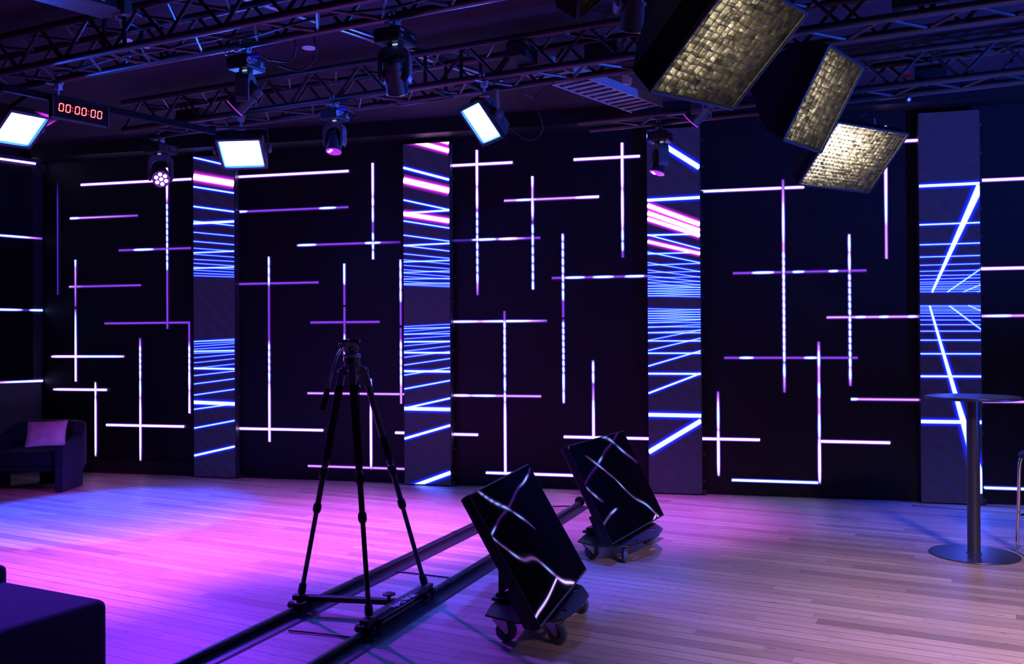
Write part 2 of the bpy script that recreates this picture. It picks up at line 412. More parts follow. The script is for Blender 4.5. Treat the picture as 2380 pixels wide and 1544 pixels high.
def led_strip(pa, pb, nrm, spec, lift, hw=.025):
    pa, pb, nrm = V(pa), V(pb), V(nrm); keys = parse(spec)
    d = (pb-pa).normalized(); side = nrm.cross(d).normalized(); L = (pb-pa).length
    ts = sorted(set([0, 1] + [k[0] for k in keys if 0 < k[0] < 1] + [i/max(1, int(L/.02)) for i in range(int(L/.02))]))
    vs = []; cs = []; fs = []; n = len(PROF)
    ends = [(0, -.006, 0)] + [(t, 0, 1) for t in ts] + [(1, .006, 0)]
    for t, ex, on in ends:
        c = colour_at(keys, t)
        for x, p, ph in PROF:
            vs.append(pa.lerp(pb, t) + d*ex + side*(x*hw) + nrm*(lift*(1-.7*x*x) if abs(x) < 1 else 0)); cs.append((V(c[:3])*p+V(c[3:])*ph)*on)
    for j in range(len(ends)-1):
        fs += [(j*n+i, j*n+i+1, (j+1)*n+i+1, (j+1)*n+i) for i in range(n-1)]
    me = bpy.data.meshes.new('led_strip'); me.from_pydata([tuple(q) for q in vs], [], fs)
    if me.polygons[len(fs)//2].normal.dot(nrm) < 0: me.flip_normals()
    a = me.attributes.new('glow', 'FLOAT_COLOR', 'POINT'); a.data.foreach_set('color', [x for c in cs for x in (c.x, c.y, c.z, 1)])
    me.materials.append(MATS['led_diffuser'])
    o = bpy.data.objects.new('led_strip', me); COL.objects.link(o); WM[o.name] = Matrix.Identity(4)
    return o
def ordn(i): return ['first','second','third','fourth','fifth','sixth','seventh','eighth','ninth','tenth','eleventh','twelfth','thirteenth'][i]
B = '0b 1b'
PANELS = {
 'A': ('left of the first LED column', [
  (188,429,444,417,B),(163,507,320,502,'0w .07w .14m 1d'),(276,582,443,577,'0d .2d .28w .38w .5d 1d'),(161,666,327,664,'0m .2d 1d'),(243,752,441,750,'0d 1d'),
  (118,828,288,830,'0o .08b .3b .55w .85w 1m'),(122,905,247,907,'0o .15b 1b'),(247,988,427,992,B),
  (440,752,440,960,'0d .2d '+dash(.25,.6,5,'m')+' .65b .75m 1b'),(388,391,389,764,'0b .12b .2m '+dash(.22,.62,10,'d')+' .64d 1d'),
  (176,605,175,886,'0w .06m .38d .39o .40o .41d .6w .75b 1b'),(222,888,222,1062,'0d .1b .2m .3b .85b 1o'),(326,787,326,1076,'0d '+dash(.06,.3,5,'m')+' .33m .4w .48m .6b .85b 1o'),(134,420,134,685,'0o .2u 1u')]),
 'B': ('between the first and second LED columns', [
  (551,411,809,398,B),(551,492,809,482,'0w .04w .1d .74d .79w .84w .9d 1d'),(690,570,930,563,'0d .06w .12w .2d .66d .7w .76w .82d 1u'),(552,660,740,657,'0d 1d'),(722,749,882,749,'0d 1d'),
  (715,914,940,917,'0m .6m 1m'),(552,996,750,1001,B),(919,1006,943,1007,B),(716,1083,942,1091,'0m .2m 1m'),
  (625,597,626,1026,dash(0,.15,3,'m')+' .16d .45d '+dash(.47,.66,5,'m')+' .68m .75b 1b'),(866,380,867,602,'0b .25b .35m .4b .45m .55w .62d .7d '+dash(.72,1,3,'d')),
  (801,614,800,838,'0w .16w .22d .42d .43o .44o .45d .72d .82w .88d 1b'),(862,880,862,1092,'0d .05w .12m .3m .42b .85b 1u'),(931,604,932,938,dash(0,.28,4,'m')+' .3d .45d .46o .47o .48d .55d '+dash(.57,.85,5,'m')+' .88m 1m')]),
 'C': ('between the second and third LED columns', [
  (1046,385,1190,378,B),(1334,371,1486,363,B),(1172,466,1391,458,'0m .12m .2w .35m .75m .88b 1b'),(1051,559,1255,553,'0u .22u .34w .42w .52d .65b .75m .85d 1d'),(1283,646,1508,642,'0d .13d .2w .27w .35d .42d .5w .57w .65d .75d .82w .9w .96d 1d'),
  (1051,748,1271,746,'0m .1w .3m .6w .85m 1d'),(1053,919,1257,922,'0m .1b .2m .4w .5m 1m'),(1053,1010,1110,1011,B),(1311,1016,1508,1020,B),(1130,1099,1332,1106,'0w .2b 1b'),
  (1108,350,1110,686,'0b .2b .25m .34b .4m '+dash(.42,.9,9,'d')+' .92m 1d'),(1172,724,1175,1100,'0d .05d '+dash(.06,.38,7,'m')+' .4d .45w .5d .52w .56m .65b .9b 1b'),(1237,411,1239,672,'0b .1m .18m .28b .36m .4u '+dash(.42,.6,2,'d')+' '+dash(.62,1,5,'d')),
  (1308,543,1310,937,dash(0,.38,8,'d')+' .4d .49d .5o .505o .51d '+dash(.52,.86,9,'d')+' .88w .93m .96w 1m'),(1378,838,1380,1020,'0d .1w .15m .22w .3d .5m .6w .75b 1b'),(1446,333,1447,598,'0b .3b .4m .48b .6b .75m .82w .86d .9w .95d 1d')]),
 'D': ('between the third and fourth LED columns', [
  (2094,328,2137,326,B),(1631,444,1868,436,'0w .5b 1b'),(1704,635,2013,629,'0d .14d .2w .26w .32d .45d .49w .55d .72d .76w .8d 1d'),(1922,738,2142,736,'0m .3m .36w .42m .55m .62w .66m .85m .9w .95m 1m'),(1684,832,1993,832,'0d .11d .17w .23d .6d .66w .71d 1d'),
  (1979,928,2143,930,'0w .05w .1m 1m'),(1633,1020,1765,1023,B),(1908,1026,2068,1030,B),(1702,1116,1904,1123,'0w 1w'),
  (1669,911,1670,1108,'0d .1m .3w .45m .6b .85b 1o'),(1820,418,1823,912,'0d .1m .2w .3m '+dash(.34,.84,15,'m')+' .86d .9w .93m 1d'),(1902,795,1906,1125,'0d .06m .12w .18m .28m .35w .4m .5m .6w .68m .75b .9b 1u'),(1974,545,1976,897,'0m .06w .12m .18w .24m '+dash(.26,.86,13,'d')+' .88m .93w .96m 1d'),(2058,294,2060,601,'0b .4b .6w .75m 1m')]),
 'E': ('right of the fourth LED column', [
  (2277,418,2460,413,B),(2281,624,2460,622,B),(2282,735,2460,733,'0m .3w .4m 1m'),(2284,933,2460,936,'0m 1m'),(2288,1135,2460,1139,'0w 1w')]),
}
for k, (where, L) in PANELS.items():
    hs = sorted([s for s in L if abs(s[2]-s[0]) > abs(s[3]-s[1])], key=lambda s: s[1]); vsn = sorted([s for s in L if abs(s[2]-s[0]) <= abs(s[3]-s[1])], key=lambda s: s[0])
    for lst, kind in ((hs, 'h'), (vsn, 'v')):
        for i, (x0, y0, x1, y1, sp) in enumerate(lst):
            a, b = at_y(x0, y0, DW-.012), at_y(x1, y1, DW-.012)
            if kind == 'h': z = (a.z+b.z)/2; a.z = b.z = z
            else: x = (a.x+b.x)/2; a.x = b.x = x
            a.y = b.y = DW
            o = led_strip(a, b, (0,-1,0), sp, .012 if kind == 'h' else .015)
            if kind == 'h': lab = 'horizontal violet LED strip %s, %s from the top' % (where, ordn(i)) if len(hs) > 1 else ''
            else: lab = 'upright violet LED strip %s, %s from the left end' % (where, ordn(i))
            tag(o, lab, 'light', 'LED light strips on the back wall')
# three on the left wall
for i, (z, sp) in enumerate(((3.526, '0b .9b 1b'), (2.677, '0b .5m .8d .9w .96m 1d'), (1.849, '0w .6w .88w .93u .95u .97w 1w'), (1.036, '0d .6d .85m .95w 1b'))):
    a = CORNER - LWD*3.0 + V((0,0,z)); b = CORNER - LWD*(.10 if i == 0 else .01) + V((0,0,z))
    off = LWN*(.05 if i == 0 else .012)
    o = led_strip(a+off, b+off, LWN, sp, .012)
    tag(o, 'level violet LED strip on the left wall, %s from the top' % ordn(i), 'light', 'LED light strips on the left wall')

# ------------------------------------------------------------------ LED screen columns
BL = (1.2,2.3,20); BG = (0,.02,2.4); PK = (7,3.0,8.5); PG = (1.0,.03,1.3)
COLX = [-5.783, -3.347, -.857, 1.568]
COLPX = [((449,451.5),(543.5,547)), ((935,941),(1043,1049.5)), ((1505,1507.7),(1627,1630.8)), ((2133,2143.6),(2274,2284))]
def dense(y0, y1, n, s, th=1.6):
    return [(y0+(y1-y0)*i/(n-1)+s*(.6 if i % 2 else -.4), y0+(y1-y0)*i/(n-1)-s*(.6 if i % 2 else -.4), th, 'b') for i in range(n)]
LINES = [
 [(366,388,4,'b'),(411,427,15,'p'),(434,449,4,'b'),(480,492.5,4,'b'),(514,525,3,'b'),(519.5,515,6,'b'),(540,549,2.6,'b'),(561,569,2.6,'b'),(577,584,2.2,'b'),(588,584,3.6,'b'),(591,598,2,'b'),(603,608,2,'b'),(612,618,2,'b'),(624,621,3.5,'b'),(621,626,1.8,'b'),(628,633,1.8,'b'),(635,639,1.8,'b'),(641,644,1.8,'b'),
  (794.3,788,1.8,'b'),(794,791,2.6,'b'),(799.8,795,1.8,'b'),(806,799,1.8,'b'),(812,806,1.8,'b'),(817,815,3.6,'b'),(821.5,818,2,'b'),(832,823.5,2,'b'),(843.7,834,2,'b'),(856.5,846.4,2.2,'b'),(856.5,858,4.6,'b'),(873.6,862.7,2.6,'b'),(893,880.6,2.8,'b'),(918.7,905,3,'b'),(935.4,939.3,9,'b'),(951.7,939,3.2,'b'),(995.6,977.8,3.6,'b'),(1059.4,1038,5,'b')],
 [(303,332,10,'p'),(322,351,11,'p'),(390,418,6,'b'),(419,443.7,14,'p'),(465,488,4,'b'),(496,489,5,'b'),(497,514,11,'p'),(513.7,530.5,3.6,'b'),(546.8,561,3.2,'b'),(571,566,4.2,'b'),(571,584,3,'b'),(590,601,2.6,'b'),(604,614,2.2,'b'),(609,605.5,3.4,'b'),(617,625,2.2,'b'),(627,634,2,'b'),(633.6,630,2.8,'b'),(635,643,2,'b'),(643,649,1.8,'b'),(649,647.5,2.8,'b'),(654.4,660,1.8,'b'),(660,663.5,1.8,'b'),(660,658,2.4,'b'),(662.5,667,1.6,'b'),
  (759.5,753.7,1.8,'b'),(764,761.5,2.8,'b'),(771,761.7,1.8,'b'),(777,776,2.8,'b'),(778.5,770,1.8,'b'),(788,781,1.8,'b'),(795,793.8,4,'b'),(804.5,794.6,2,'b'),(817,804.5,2.4,'b'),(820,820.5,4.4,'b'),(831,817,2.4,'b'),(849,833.6,2.8,'b'),(863,864,5.4,'b'),(872.4,855,3,'b'),(904.5,884.7,3.6,'b'),(950,952,9,'b'),(949.7,925.8,4.6,'b'),(1020,989,6,'b'),(1138,1099,9.5,'b')],
 [(313,389.7,13,'b'),(465.7,459,7.5,'b'),(477.4,522,11.5,'p'),(495,537,11.5,'p'),(508.7,548,9.5,'p'),(547,544,4.4,'b'),(546,578.5,3.6,'b'),(561.4,590,7.5,'p'),(586,611,3,'b'),(590.5,586.7,3.4,'b'),(610.4,631.7,2.6,'b'),(616.6,612.4,2.8,'b'),(627.5,644.6,2.4,'b'),(634,631,2.4,'b'),(641,655,2.2,'b'),(646,643.7,2.2,'b'),(649.7,662.5,2,'b'),(656.5,654,2,'b'),(658,668.8,2,'b'),(664.5,662.5,2,'b')]
  + dense(667,689,9,3.,2.0) + dense(719,744,10,3.,2.0) +
 [(751,743.5,2,'b'),(749.8,749.8,2.4,'b'),(761.6,754.4,2.2,'b'),(760,760,2.6,'b'),(774,767.8,2.4,'b'),(773.7,773.7,3,'b'),(791.7,767,2.6,'b'),(792.7,792.7,3.4,'b'),(815,786.4,3,'b'),(821.3,821.3,3.8,'b'),(851.4,815.7,3.6,'b'),(868.8,869.4,5,'b'),(914.5,868,4.6,'b'),(964.3,966.8,9.5,'b'),(1051.4,978.3,12,'b')],
 [(433,426.3,7,'b'),(523,517.5,4,'b'),(569.5,565,3.2,'b'),(598,594,2.8,'b'),(617,613,2.4,'b'),(631,628,2.4,'b'),(641,638.8,2.2,'b'),(649.7,646,2.2,'b'),(656.4,654.5,2.2,'b'),(661,659,2,'b'),(666.3,664.7,2,'b'),(670.5,669.4,1.8,'b'),(674,673.2,1.8,'b'),(678.8,677.7,1.8,'b'),
  (711,711,1.8,'b'),(714,714,1.8,'b'),(718.7,718.7,1.8,'b'),(723,723,2,'b'),(728,728,2,'b'),(735,735,2.2,'b'),(744,744,2.2,'b'),(755,755,2.4,'b'),(770,770,2.6,'b'),(791,791,3,'b'),(822.6,822.8,3.6,'b'),(875,875.5,5,'b'),(980,982,9,'b')],
]
DIAG = [[], [], [], [(2278,432,2166,680,17,4.5),(2284,622,2201,679.4,3.4,3),(2284,660,2238,679,3,2.6),(2284,675,2270,679,2.4,2.2),(2160.5,711,2223,926,4,10),(2223,926,2287,1146,10,24),(2206,711,2284,769,3.4,3.4),(2250,710,2284,725,2.8,2.8)]]
for ci in range(4):
    X0 = COLX[ci]; X1 = X0+.5; Yf = DCOL
    root = empty('led_screen_column', (X0+.25, (Yf+DW)/2, 0), ['slim LED screen column furthest left, with one thick pink bar near its top','slim LED screen column behind the tripod, with pink bars cut off at its top','slim LED screen column behind the two wheeled monitors, with a stack of pink bars','slim LED screen column behind the bar table, showing a blue perspective grid'][ci], 'LED screen', 'LED screen columns along the back wall')
    MB().box((X0+.25, (Yf+DW)/2+.004, 1.76), (.5, DW-Yf-.012, 3.48)).build('cabinet_stack', 'cabinet_edge', root, True)
    f = MB()
    for k in range(7): f.box((X0+.25, Yf+.0015, .01+k*.4985+.25), (.4985, .003, .4970))
    f.build('tile_face', 'led_tile_face', root, True)
    # pixels that are lit, plus a halo painted round each line
    vs = []; fs = []; cs = []
    pr = [(-1,0),(-.55,.10),(-.2,.45),(0,1.)]
    def ribbon(a, b, wa, wb, typ, lay, px_th):
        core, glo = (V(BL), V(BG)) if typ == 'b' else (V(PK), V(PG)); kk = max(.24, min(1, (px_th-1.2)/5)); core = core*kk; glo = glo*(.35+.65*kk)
        a, b = V(a), V(b); d = (b-a).normalized(); sd = V((0,-1,0)).cross(d).normalized()
        o = len(vs); n = 0; L = 8
        for j in range(L+1):
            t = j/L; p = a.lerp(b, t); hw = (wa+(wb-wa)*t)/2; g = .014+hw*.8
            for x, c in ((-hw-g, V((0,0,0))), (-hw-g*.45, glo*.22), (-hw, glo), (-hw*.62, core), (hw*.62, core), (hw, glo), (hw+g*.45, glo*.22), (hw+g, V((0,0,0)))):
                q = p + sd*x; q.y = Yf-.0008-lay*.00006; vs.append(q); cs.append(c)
        for j in range(L):
            fs.extend((o+j*8+i, o+j*8+i+1, o+(j+1)*8+i+1, o+(j+1)*8+i) for i in range(7))
    (lt, lb), (rt, rb) = COLPX[ci]
    for n_, (yl, yr, th, ty) in enumerate(LINES[ci]):
        xl = lt+(lb-lt)*(yl-330)/800; xr = rt+(rb-rt)*(yr-330)/800
        a, b = at_y(xl, yl, Yf), at_y(xr, yr, Yf); a.x = X0+.002; b.x = X1-.002
        t = th/ (FPX/((a-CAM).dot(Fv)))
        ribbon(a, b, t, t, ty, n_, th)
    for n_, (xa, ya, xb, yb, wa, wb) in enumerate(DIAG[ci]):
        a, b = at_y(xa, ya, Yf), at_y(xb, yb, Yf); s = FPX/8.6
        ribbon(a, b, wa/s, wb/s, 'b', 70+n_, (wa+wb)/2)
    bm = bmesh.new(); lay = bm.verts.layers.float_color.new('glow'); bv = []
    for q, c in zip(vs, cs): x = bm.verts.new(q); x[lay] = (c.x, c.y, c.z, 1); bv.append(x)
    for f_ in fs: bm.faces.new([bv[i] for i in f_])
    for pt, nn in (((0,0,3.497),(0,0,1)), ((0,0,.014),(0,0,-1)), ((X0+.002,0,0),(-1,0,0)), ((X1-.002,0,0),(1,0,0))):
        bmesh.ops.bisect_plane(bm, geom=bm.verts[:]+bm.edges[:]+bm.faces[:], plane_co=pt, plane_no=nn, clear_outer=True)
    bmesh.ops.transform(bm, matrix=WM[root.name].inverted(), verts=bm.verts)
    me = bpy.data.meshes.new('lit_pixels'); bm.to_mesh(me); bm.free(); me.materials.append(MATS['led_pixels'])
    o = bpy.data.objects.new('lit_pixels', me); COL.objects.link(o); o.parent = root
    # side rail with its latches, and a foot
    MB().box((X1+.003, Yf+.046, 1.755), (.006, .08, 3.47)).build('side_rail', 'cabinet_edge', root, True)
    for k in range(14):
        z = .13 + k*.25
        l = MB(); l.box((X1+.018, Yf+.052, z), (.026, .012, .03)); l.tube((X1+.02, Yf+.044, z), (X1+.02, Yf+.062, z), .010, 8)
        l.build('latch', 'cabinet_edge', root, True, bevel=.002)
    MB().box((X1+.022, Yf+.055, .025), (.04, .07, .05)).build('levelling_foot', 'fixture_black', root, True, bevel=.006)

# ------------------------------------------------------------------ trusses
TA = rad(-12)
TD = V((math.cos(TA), math.sin(TA), 0)); TN = V((-math.sin(TA), math.cos(TA), 0))
ZL, ZU, TW = 3.35, 3.59, .30
def truss(a, b, label, bay=.46, posts=(), TW=TW, box=True):
    """lower front chord runs from a to b"""
    a, b = V(a), V(b); L = (b-a).length; d = (b-a).normalized(); n_ = V((-d.y, d.x, 0)); H = V((0,0,ZU-ZL))
    root = empty('lighting_truss', basis(a, d, n_, (0,0,1)), label, 'truss', 'lighting trusses under the ceiling')
    offs = [V((0,0,0)), V((0,TW,0))] + ([V((0,0,ZU-ZL)), V((0,TW,ZU-ZL))] if box else [])
    ch = MB().tube((0,0,0), (L,0,0), .025, 14).build('chord', 'truss_black', root, smooth=True)
    for o in offs[1:]:
        c = ch.copy(); COL.objects.link(c); c.parent = root; c.location = o
    def br(p, q):
        m = MB().tube(p, q, .012, 8); return m.build('brace', 'truss_black', root, smooth=True)
    n = int(L/bay); h = bay/2
    dirs = [((0,0,0),(h,0,ZU-ZL)),((h,0,ZU-ZL),(bay,0,0))] if box else []
    sets = []
    if box:
        sets = [(V((0,0,0)), V((h,0,ZU-ZL)), V((bay,0,0))), (V((h*.8,TW,0)), V((h*1.8,TW,ZU-ZL)), V((h*.8+bay,TW,0)))]
    sets.append((V((h,0,0)), V((bay,TW,0)), V((h+bay,0,0))))
    if box: sets.append((V((0,0,ZU-ZL)), V((h,TW,ZU-ZL)), V((bay,0,ZU-ZL))))
    count = 0
    for p, q, r in sets:
        b1, b2 = br(p, q), br(q, r); 
        for k in range(1, n-1):
            for bb in (b1, b2):
                c = bb.copy(); COL.objects.link(c); c.parent = root; c.location = (bay*k, 0, 0)
    for x in posts:
        for y in (0, TW): MB().tube((x,y,0),(x,y,ZU-ZL),.014,8).build('post', 'truss_black', root, smooth=True)
        for z in (0, ZU-ZL): MB().tube((x,0,z),(x,TW,z),.014,8).build('post', 'truss_black', root, smooth=True)
    return root
T1a = V((-6.55, 5.58, ZL)); T1 = T1a + TD*8.4
T2a = V((-5.25, 6.955, ZL)); T2 = T2a + TD*9.6
T3a = V((.20, 7.40, ZL)); T3 = T3a + TD*4.2
truss(T1a, T1, 'black box truss nearest the viewer, running past the upper left corner', posts=(2.68, 2.86))
truss(T2a, T2, 'long black box truss crossing the middle of the ceiling', posts=(3.1, 3.4))
truss(T3a, T3, 'short black box truss by the back wall over the bar table', posts=())
L3a = V((-1.33, 7.737, ZL)); truss(L3a, L3a+V((math.cos(rad(-10)), math.sin(rad(-10)),0))*1.52, 'flat black ladder truss in front of the cable tray end', box=False)
def T1p(px): return on_line(px, T1a, T1)
def T2p(px): return on_line(px, T2a, T2)
def T3p(px): return on_line(px, T3a if px > 1800 else L3a, T3 if px > 1800 else L3a+V((math.cos(rad(-10)), math.sin(rad(-10)),0)))

# ------------------------------------------------------------------ moving heads
def clamp(root, name='hook_clamp', z0=0.):
    m = MB()
    ring = [(0, .034*math.cos(a), .034*math.sin(a)+z0) for a in [rad(-60+30*i) for i in range(9)]]
    for dx in (-.014, .014): m.path([(p[0]+dx, p[1], p[2]) for p in ring], .0075, 6)
    m.box((0, .004, z0-.052), (.044, .05, .03)); m.tube((0,0,z0-.06),(0,0,z0-.085),.012,10)
    m.tube((0,-.03,z0-.045),(0,-.075,z0-.06),.006,8); m.box((0,-.08,z0-.062),(.03,.012,.012))
    m.prism([(-.02,-.06),(.045,-.085),(.05,-.075),(-.01,-.03)], (0,1,0), (0,0,1), (-.012,0,z0), (.024,0,0))
    return m.build(name, 'aluminium', root, smooth=False, bevel=.0015)
def moving_head(P, label, ua, tilt, lit, drop=0., size=1., panel='print', base_rot=0.):
    """P: point on the chord it hangs from; ua: plan angle of the yoke axis; tilt: swing of the head about it"""
    root = empty('moving_head_light', Tr(P) @ Rz(TA), label, 'stage light', 'moving head lights on the trusses')
    clamp(root)
    zb = -.085-drop
    bs = .19*size
    base = MB().box((0,0,zb-.042), (.20*size,.21*size,.084)).build('base', 'fixture_black', root, bevel=.012)
    f = .101*size
    # connector panel on the base with its markings
    pn = MB().box((f,0,zb-.042), (.004,.185*size,.064)).build('connector_panel', 'clock_case', base, bevel=.003)
    prm = MB()
    if panel == 'print':
        prm.box((f+.003,-.066,zb-.024),(.002,.040,.011)); prm.box((f+.003,-.07,zb-.053),(.002,.028,.005)); prm.box((f+.003,-.068,zb-.061),(.002,.02,.004))
        prm.box((f+.003,.045,zb-.028),(.002,.032,.003)); prm.box((f+.003,.045,zb-.034),(.002,.032,.003)); prm.box((f+.003,.05,zb-.041),(.002,.022,.003)); prm.tube((f+.002,.072,zb-.043),(f+.004,.072,zb-.043),.004,8)
        prm.build('panel_lettering', 'grey_print', base)
    elif panel == 'plug':
        prm.box((f+.003,-.02,zb-.03),(.002,.04,.013)); prm.box((f+.003,-.035,zb-.05),(.002,.03,.009)); prm.box((f+.003,.05,zb-.058),(.002,.05,.014)); prm.lathe([(.014,0),(.014,.002),(.008,.002)], (f+.002,.045,zb-.04), (1,0,0), 12)
        prm.build('panel_lettering', 'grey_print', base)
        e = MB(); e.path([(f+.003, -.07+.019*math.cos(2*PI*i/20), zb-.045+.019*math.sin(2*PI*i/20)) for i in range(20)], .0025, 6, True)
        e.path([(f+.003, -.07+.010*math.cos(a), zb-.045+.010*math.sin(a)) for a in [rad(40+28*i) for i in range(11)]], .0022, 6)
        e.build('ring_emblem', 'white_print', base)
        q = MB(); q.tube((f,-.055,zb-.012),(f+.05,-.035,zb-.010),.014,12); q.build('power_plug', 'blue_plug', base, smooth=True)
        q = MB(); q.tube((f+.05,-.035,zb-.010),(f+.075,.04,zb-.028),.008,10); q.build('plug_boot', 'cable_black', base, smooth=True)
    else:
        for dy, dz in ((0,0),(.012,0),(-.012,0),(0,.012),(0,-.012)): prm.box((f+.003,-.03+dy,zb-.04+dz),(.002,.004,.004))
        prm.box((f+.003,.03,zb-.025),(.002,.03,.005)); prm.box((f+.003,.055,zb-.045),(.002,.042,.006)); prm.build('panel_lettering', 'grey_print', base)
    # yoke
    zy = zb-.084
    MB().tube((0,0,zy+.002),(0,0,zy-.016),.05*size,20).build('pan_bearing', 'fixture_black', root, smooth=True)
    MB().box((.03,-.045,zy-.010),(.03,.012,.007)).build('pilot_lamp', 'pilot_white', root)
    a = ua-TA; ux = V((math.cos(a), math.sin(a), 0)); vx = V((-math.sin(a), math.cos(a), 0)); Z = V((0,0,1))
    w, h, t, dpt = .105*size, .225*size, .030*size, .10*size
    out = [(-w,-.22*h/.22*1.0*h/h*0-h+.02)]
    outer = [(-w,-h+.03),(-w,-.05),(-w+.012,-.02),(-w+.04,0),(w-.04,0),(w-.012,-.02),(w,-.05),(w,-h+.03),(w-.012,-h),(w-t+.004,-h),(w-t,-h+.02)]
    arc = [(math.cos(b)*(w-t), -.095+math.sin(b)*.055) for b in [PI*i/10 for i in range(11)]]
    inner = arc + [(-w+t,-h+.02),(-w+t-.004,-h),(-w+.012,-h)]
    poly = outer + inner
    y = MB(); y.prism(poly, ux, Z, V((0,0,zy-.016)) - vx*dpt/2, vx*dpt)
    y.build('yoke', 'fixture_grey', root, bevel=.006)
    # head
    pc = V((0,0,zy-.016-h+.045)); ax = vx*math.sin(tilt) - Z*math.cos(tilt)
    hl = .115*size; r = .068*size
    hd = MB(); hd.lathe([(r*.6,-hl),(r*.93,-hl+.004),(r,-hl+.012),(r,-hl+.05),(r*.95,-hl+.052),(r*.95,-hl+.062),(r,-hl+.064),(r*1.02,.03),(r*1.06,hl-.012),(r*1.08,hl-.004),(r*1.0,hl),(r*.9,hl-.004)], pc, ax, 28)
    hd.tube(pc-ux*(w-t), pc+ux*(w-t), .028*size, 14)
    head = hd.build('head', 'fixture_black', root, smooth=True)
    vn = MB()
    for q in (.018,.030,.042): vn.lathe([(q+.003,0),(q+.003,.003),(q,.003),(q,0)], pc-ax*(hl+.002), ax, 20)
    vn.build('fan_vent', 'fixture_grey', head, smooth=True)
    fin = MB()
    sx = ux.cross(ax)
    for s in range(12):
        b = 2*PI*s/12; dr = ux*math.cos(b)+sx*math.sin(b); fin.bar(pc+dr*r*.99-ax*(hl-.052), pc+dr*r*.99-ax*(hl-.064), .012, .006, dr)
    fin.bar(pc-sx*r-ax*(hl-.01), pc-sx*r-ax*(hl-.045), .014, .012, sx)
    fin.build('cooling_slot', 'clock_case', head)
    MB().lathe([(r*1.03,-.004),(r*1.09,-.002),(r*1.09,.004),(r*1.0,.004)], pc+ax*hl, ax, 28).build('lens_rim', 'lamp_magenta_soft' if lit in ('rim','edge') else 'silver_rim', head, smooth=True)
    fp = pc+ax*(hl-.006)
    MB().lathe([(r*.95,-.002),(r*.95,.002)], fp, ax, 28).build('lens_plate', 'lamp_magenta_soft' if lit == 'on' else 'lens_glass', head, smooth=True)
    spots = [(0,0)] + [(.6*math.cos(2*PI*k/6+.3), .6*math.sin(2*PI*k/6+.3)) for k in range(6)]
    for k_, (p, q) in enumerate(spots):
        MB().lathe([(.021*size,0),(.020*size,.008),(.012*size,.012)], fp + ux*p*r*1.05 + sx*q*r*1.05, ax, 14).build('led_lens', 'lamp_magenta' if lit == 'on' or (lit == 'rim' and k_ in (4,5)) else ('lamp_magenta_soft' if lit == 'rim' else 'lens_glass'), head, smooth=True)
    return root, WM[root.name] @ fp, (WM[root.name].to_3x3() @ ax)
def cable(pts, label, r=.005, cat='cable', name='power_cable', m='cable_black', group=None):
    return tag(MB().path(spline(pts), r, 6).build(name, m, None, smooth=True), label, cat, group)
HEADS = {}
TNv = TN*TW
def mh(key, px, trs, back, label, ua, tilt, lit, dz=0, **k):
    P = {1:T1p,2:T2p,3:T3p}[trs](px) + (TNv if back else V((0,0,0))) + V((0,0,dz))
    HEADS[key] = moving_head(P, label, rad(ua), rad(tilt), lit, **k)
mh('H1', 492, 1, True, 'black moving head tipped sideways below the near truss, blue plug on its base', -77, -47, 'edge', panel='plug', size=.85)
mh('H2', 850, 1, True, 'large black moving head on the near truss, its back turned to the viewer', 8, 38, 'off', size=.88)
mh('H3', 312, 2, True, 'moving head with seven blazing violet lenses above the upright strips', 37, -68, 'on', panel='dots', size=1.02)
mh('H4', 780, 2, False, 'moving head pointing down with pink glowing rim, hanging above the tripod', 2, -14, 'rim', panel='plug', size=.80)
mh('H5', 1512, 3, True, 'moving head pointing down in front of the third LED screen column', -62, -16, 'rim', size=.88)
mh('H6', 1606, 2, True, 'moving head half hidden under the largest soft box', -108, -47, 'edge', size=.85)
mh('H7', 1440, 1, True, 'dark moving head cut off by the top edge, left of the largest soft box', 14, 32, 'off', size=1.15, dz=ZU-ZL)

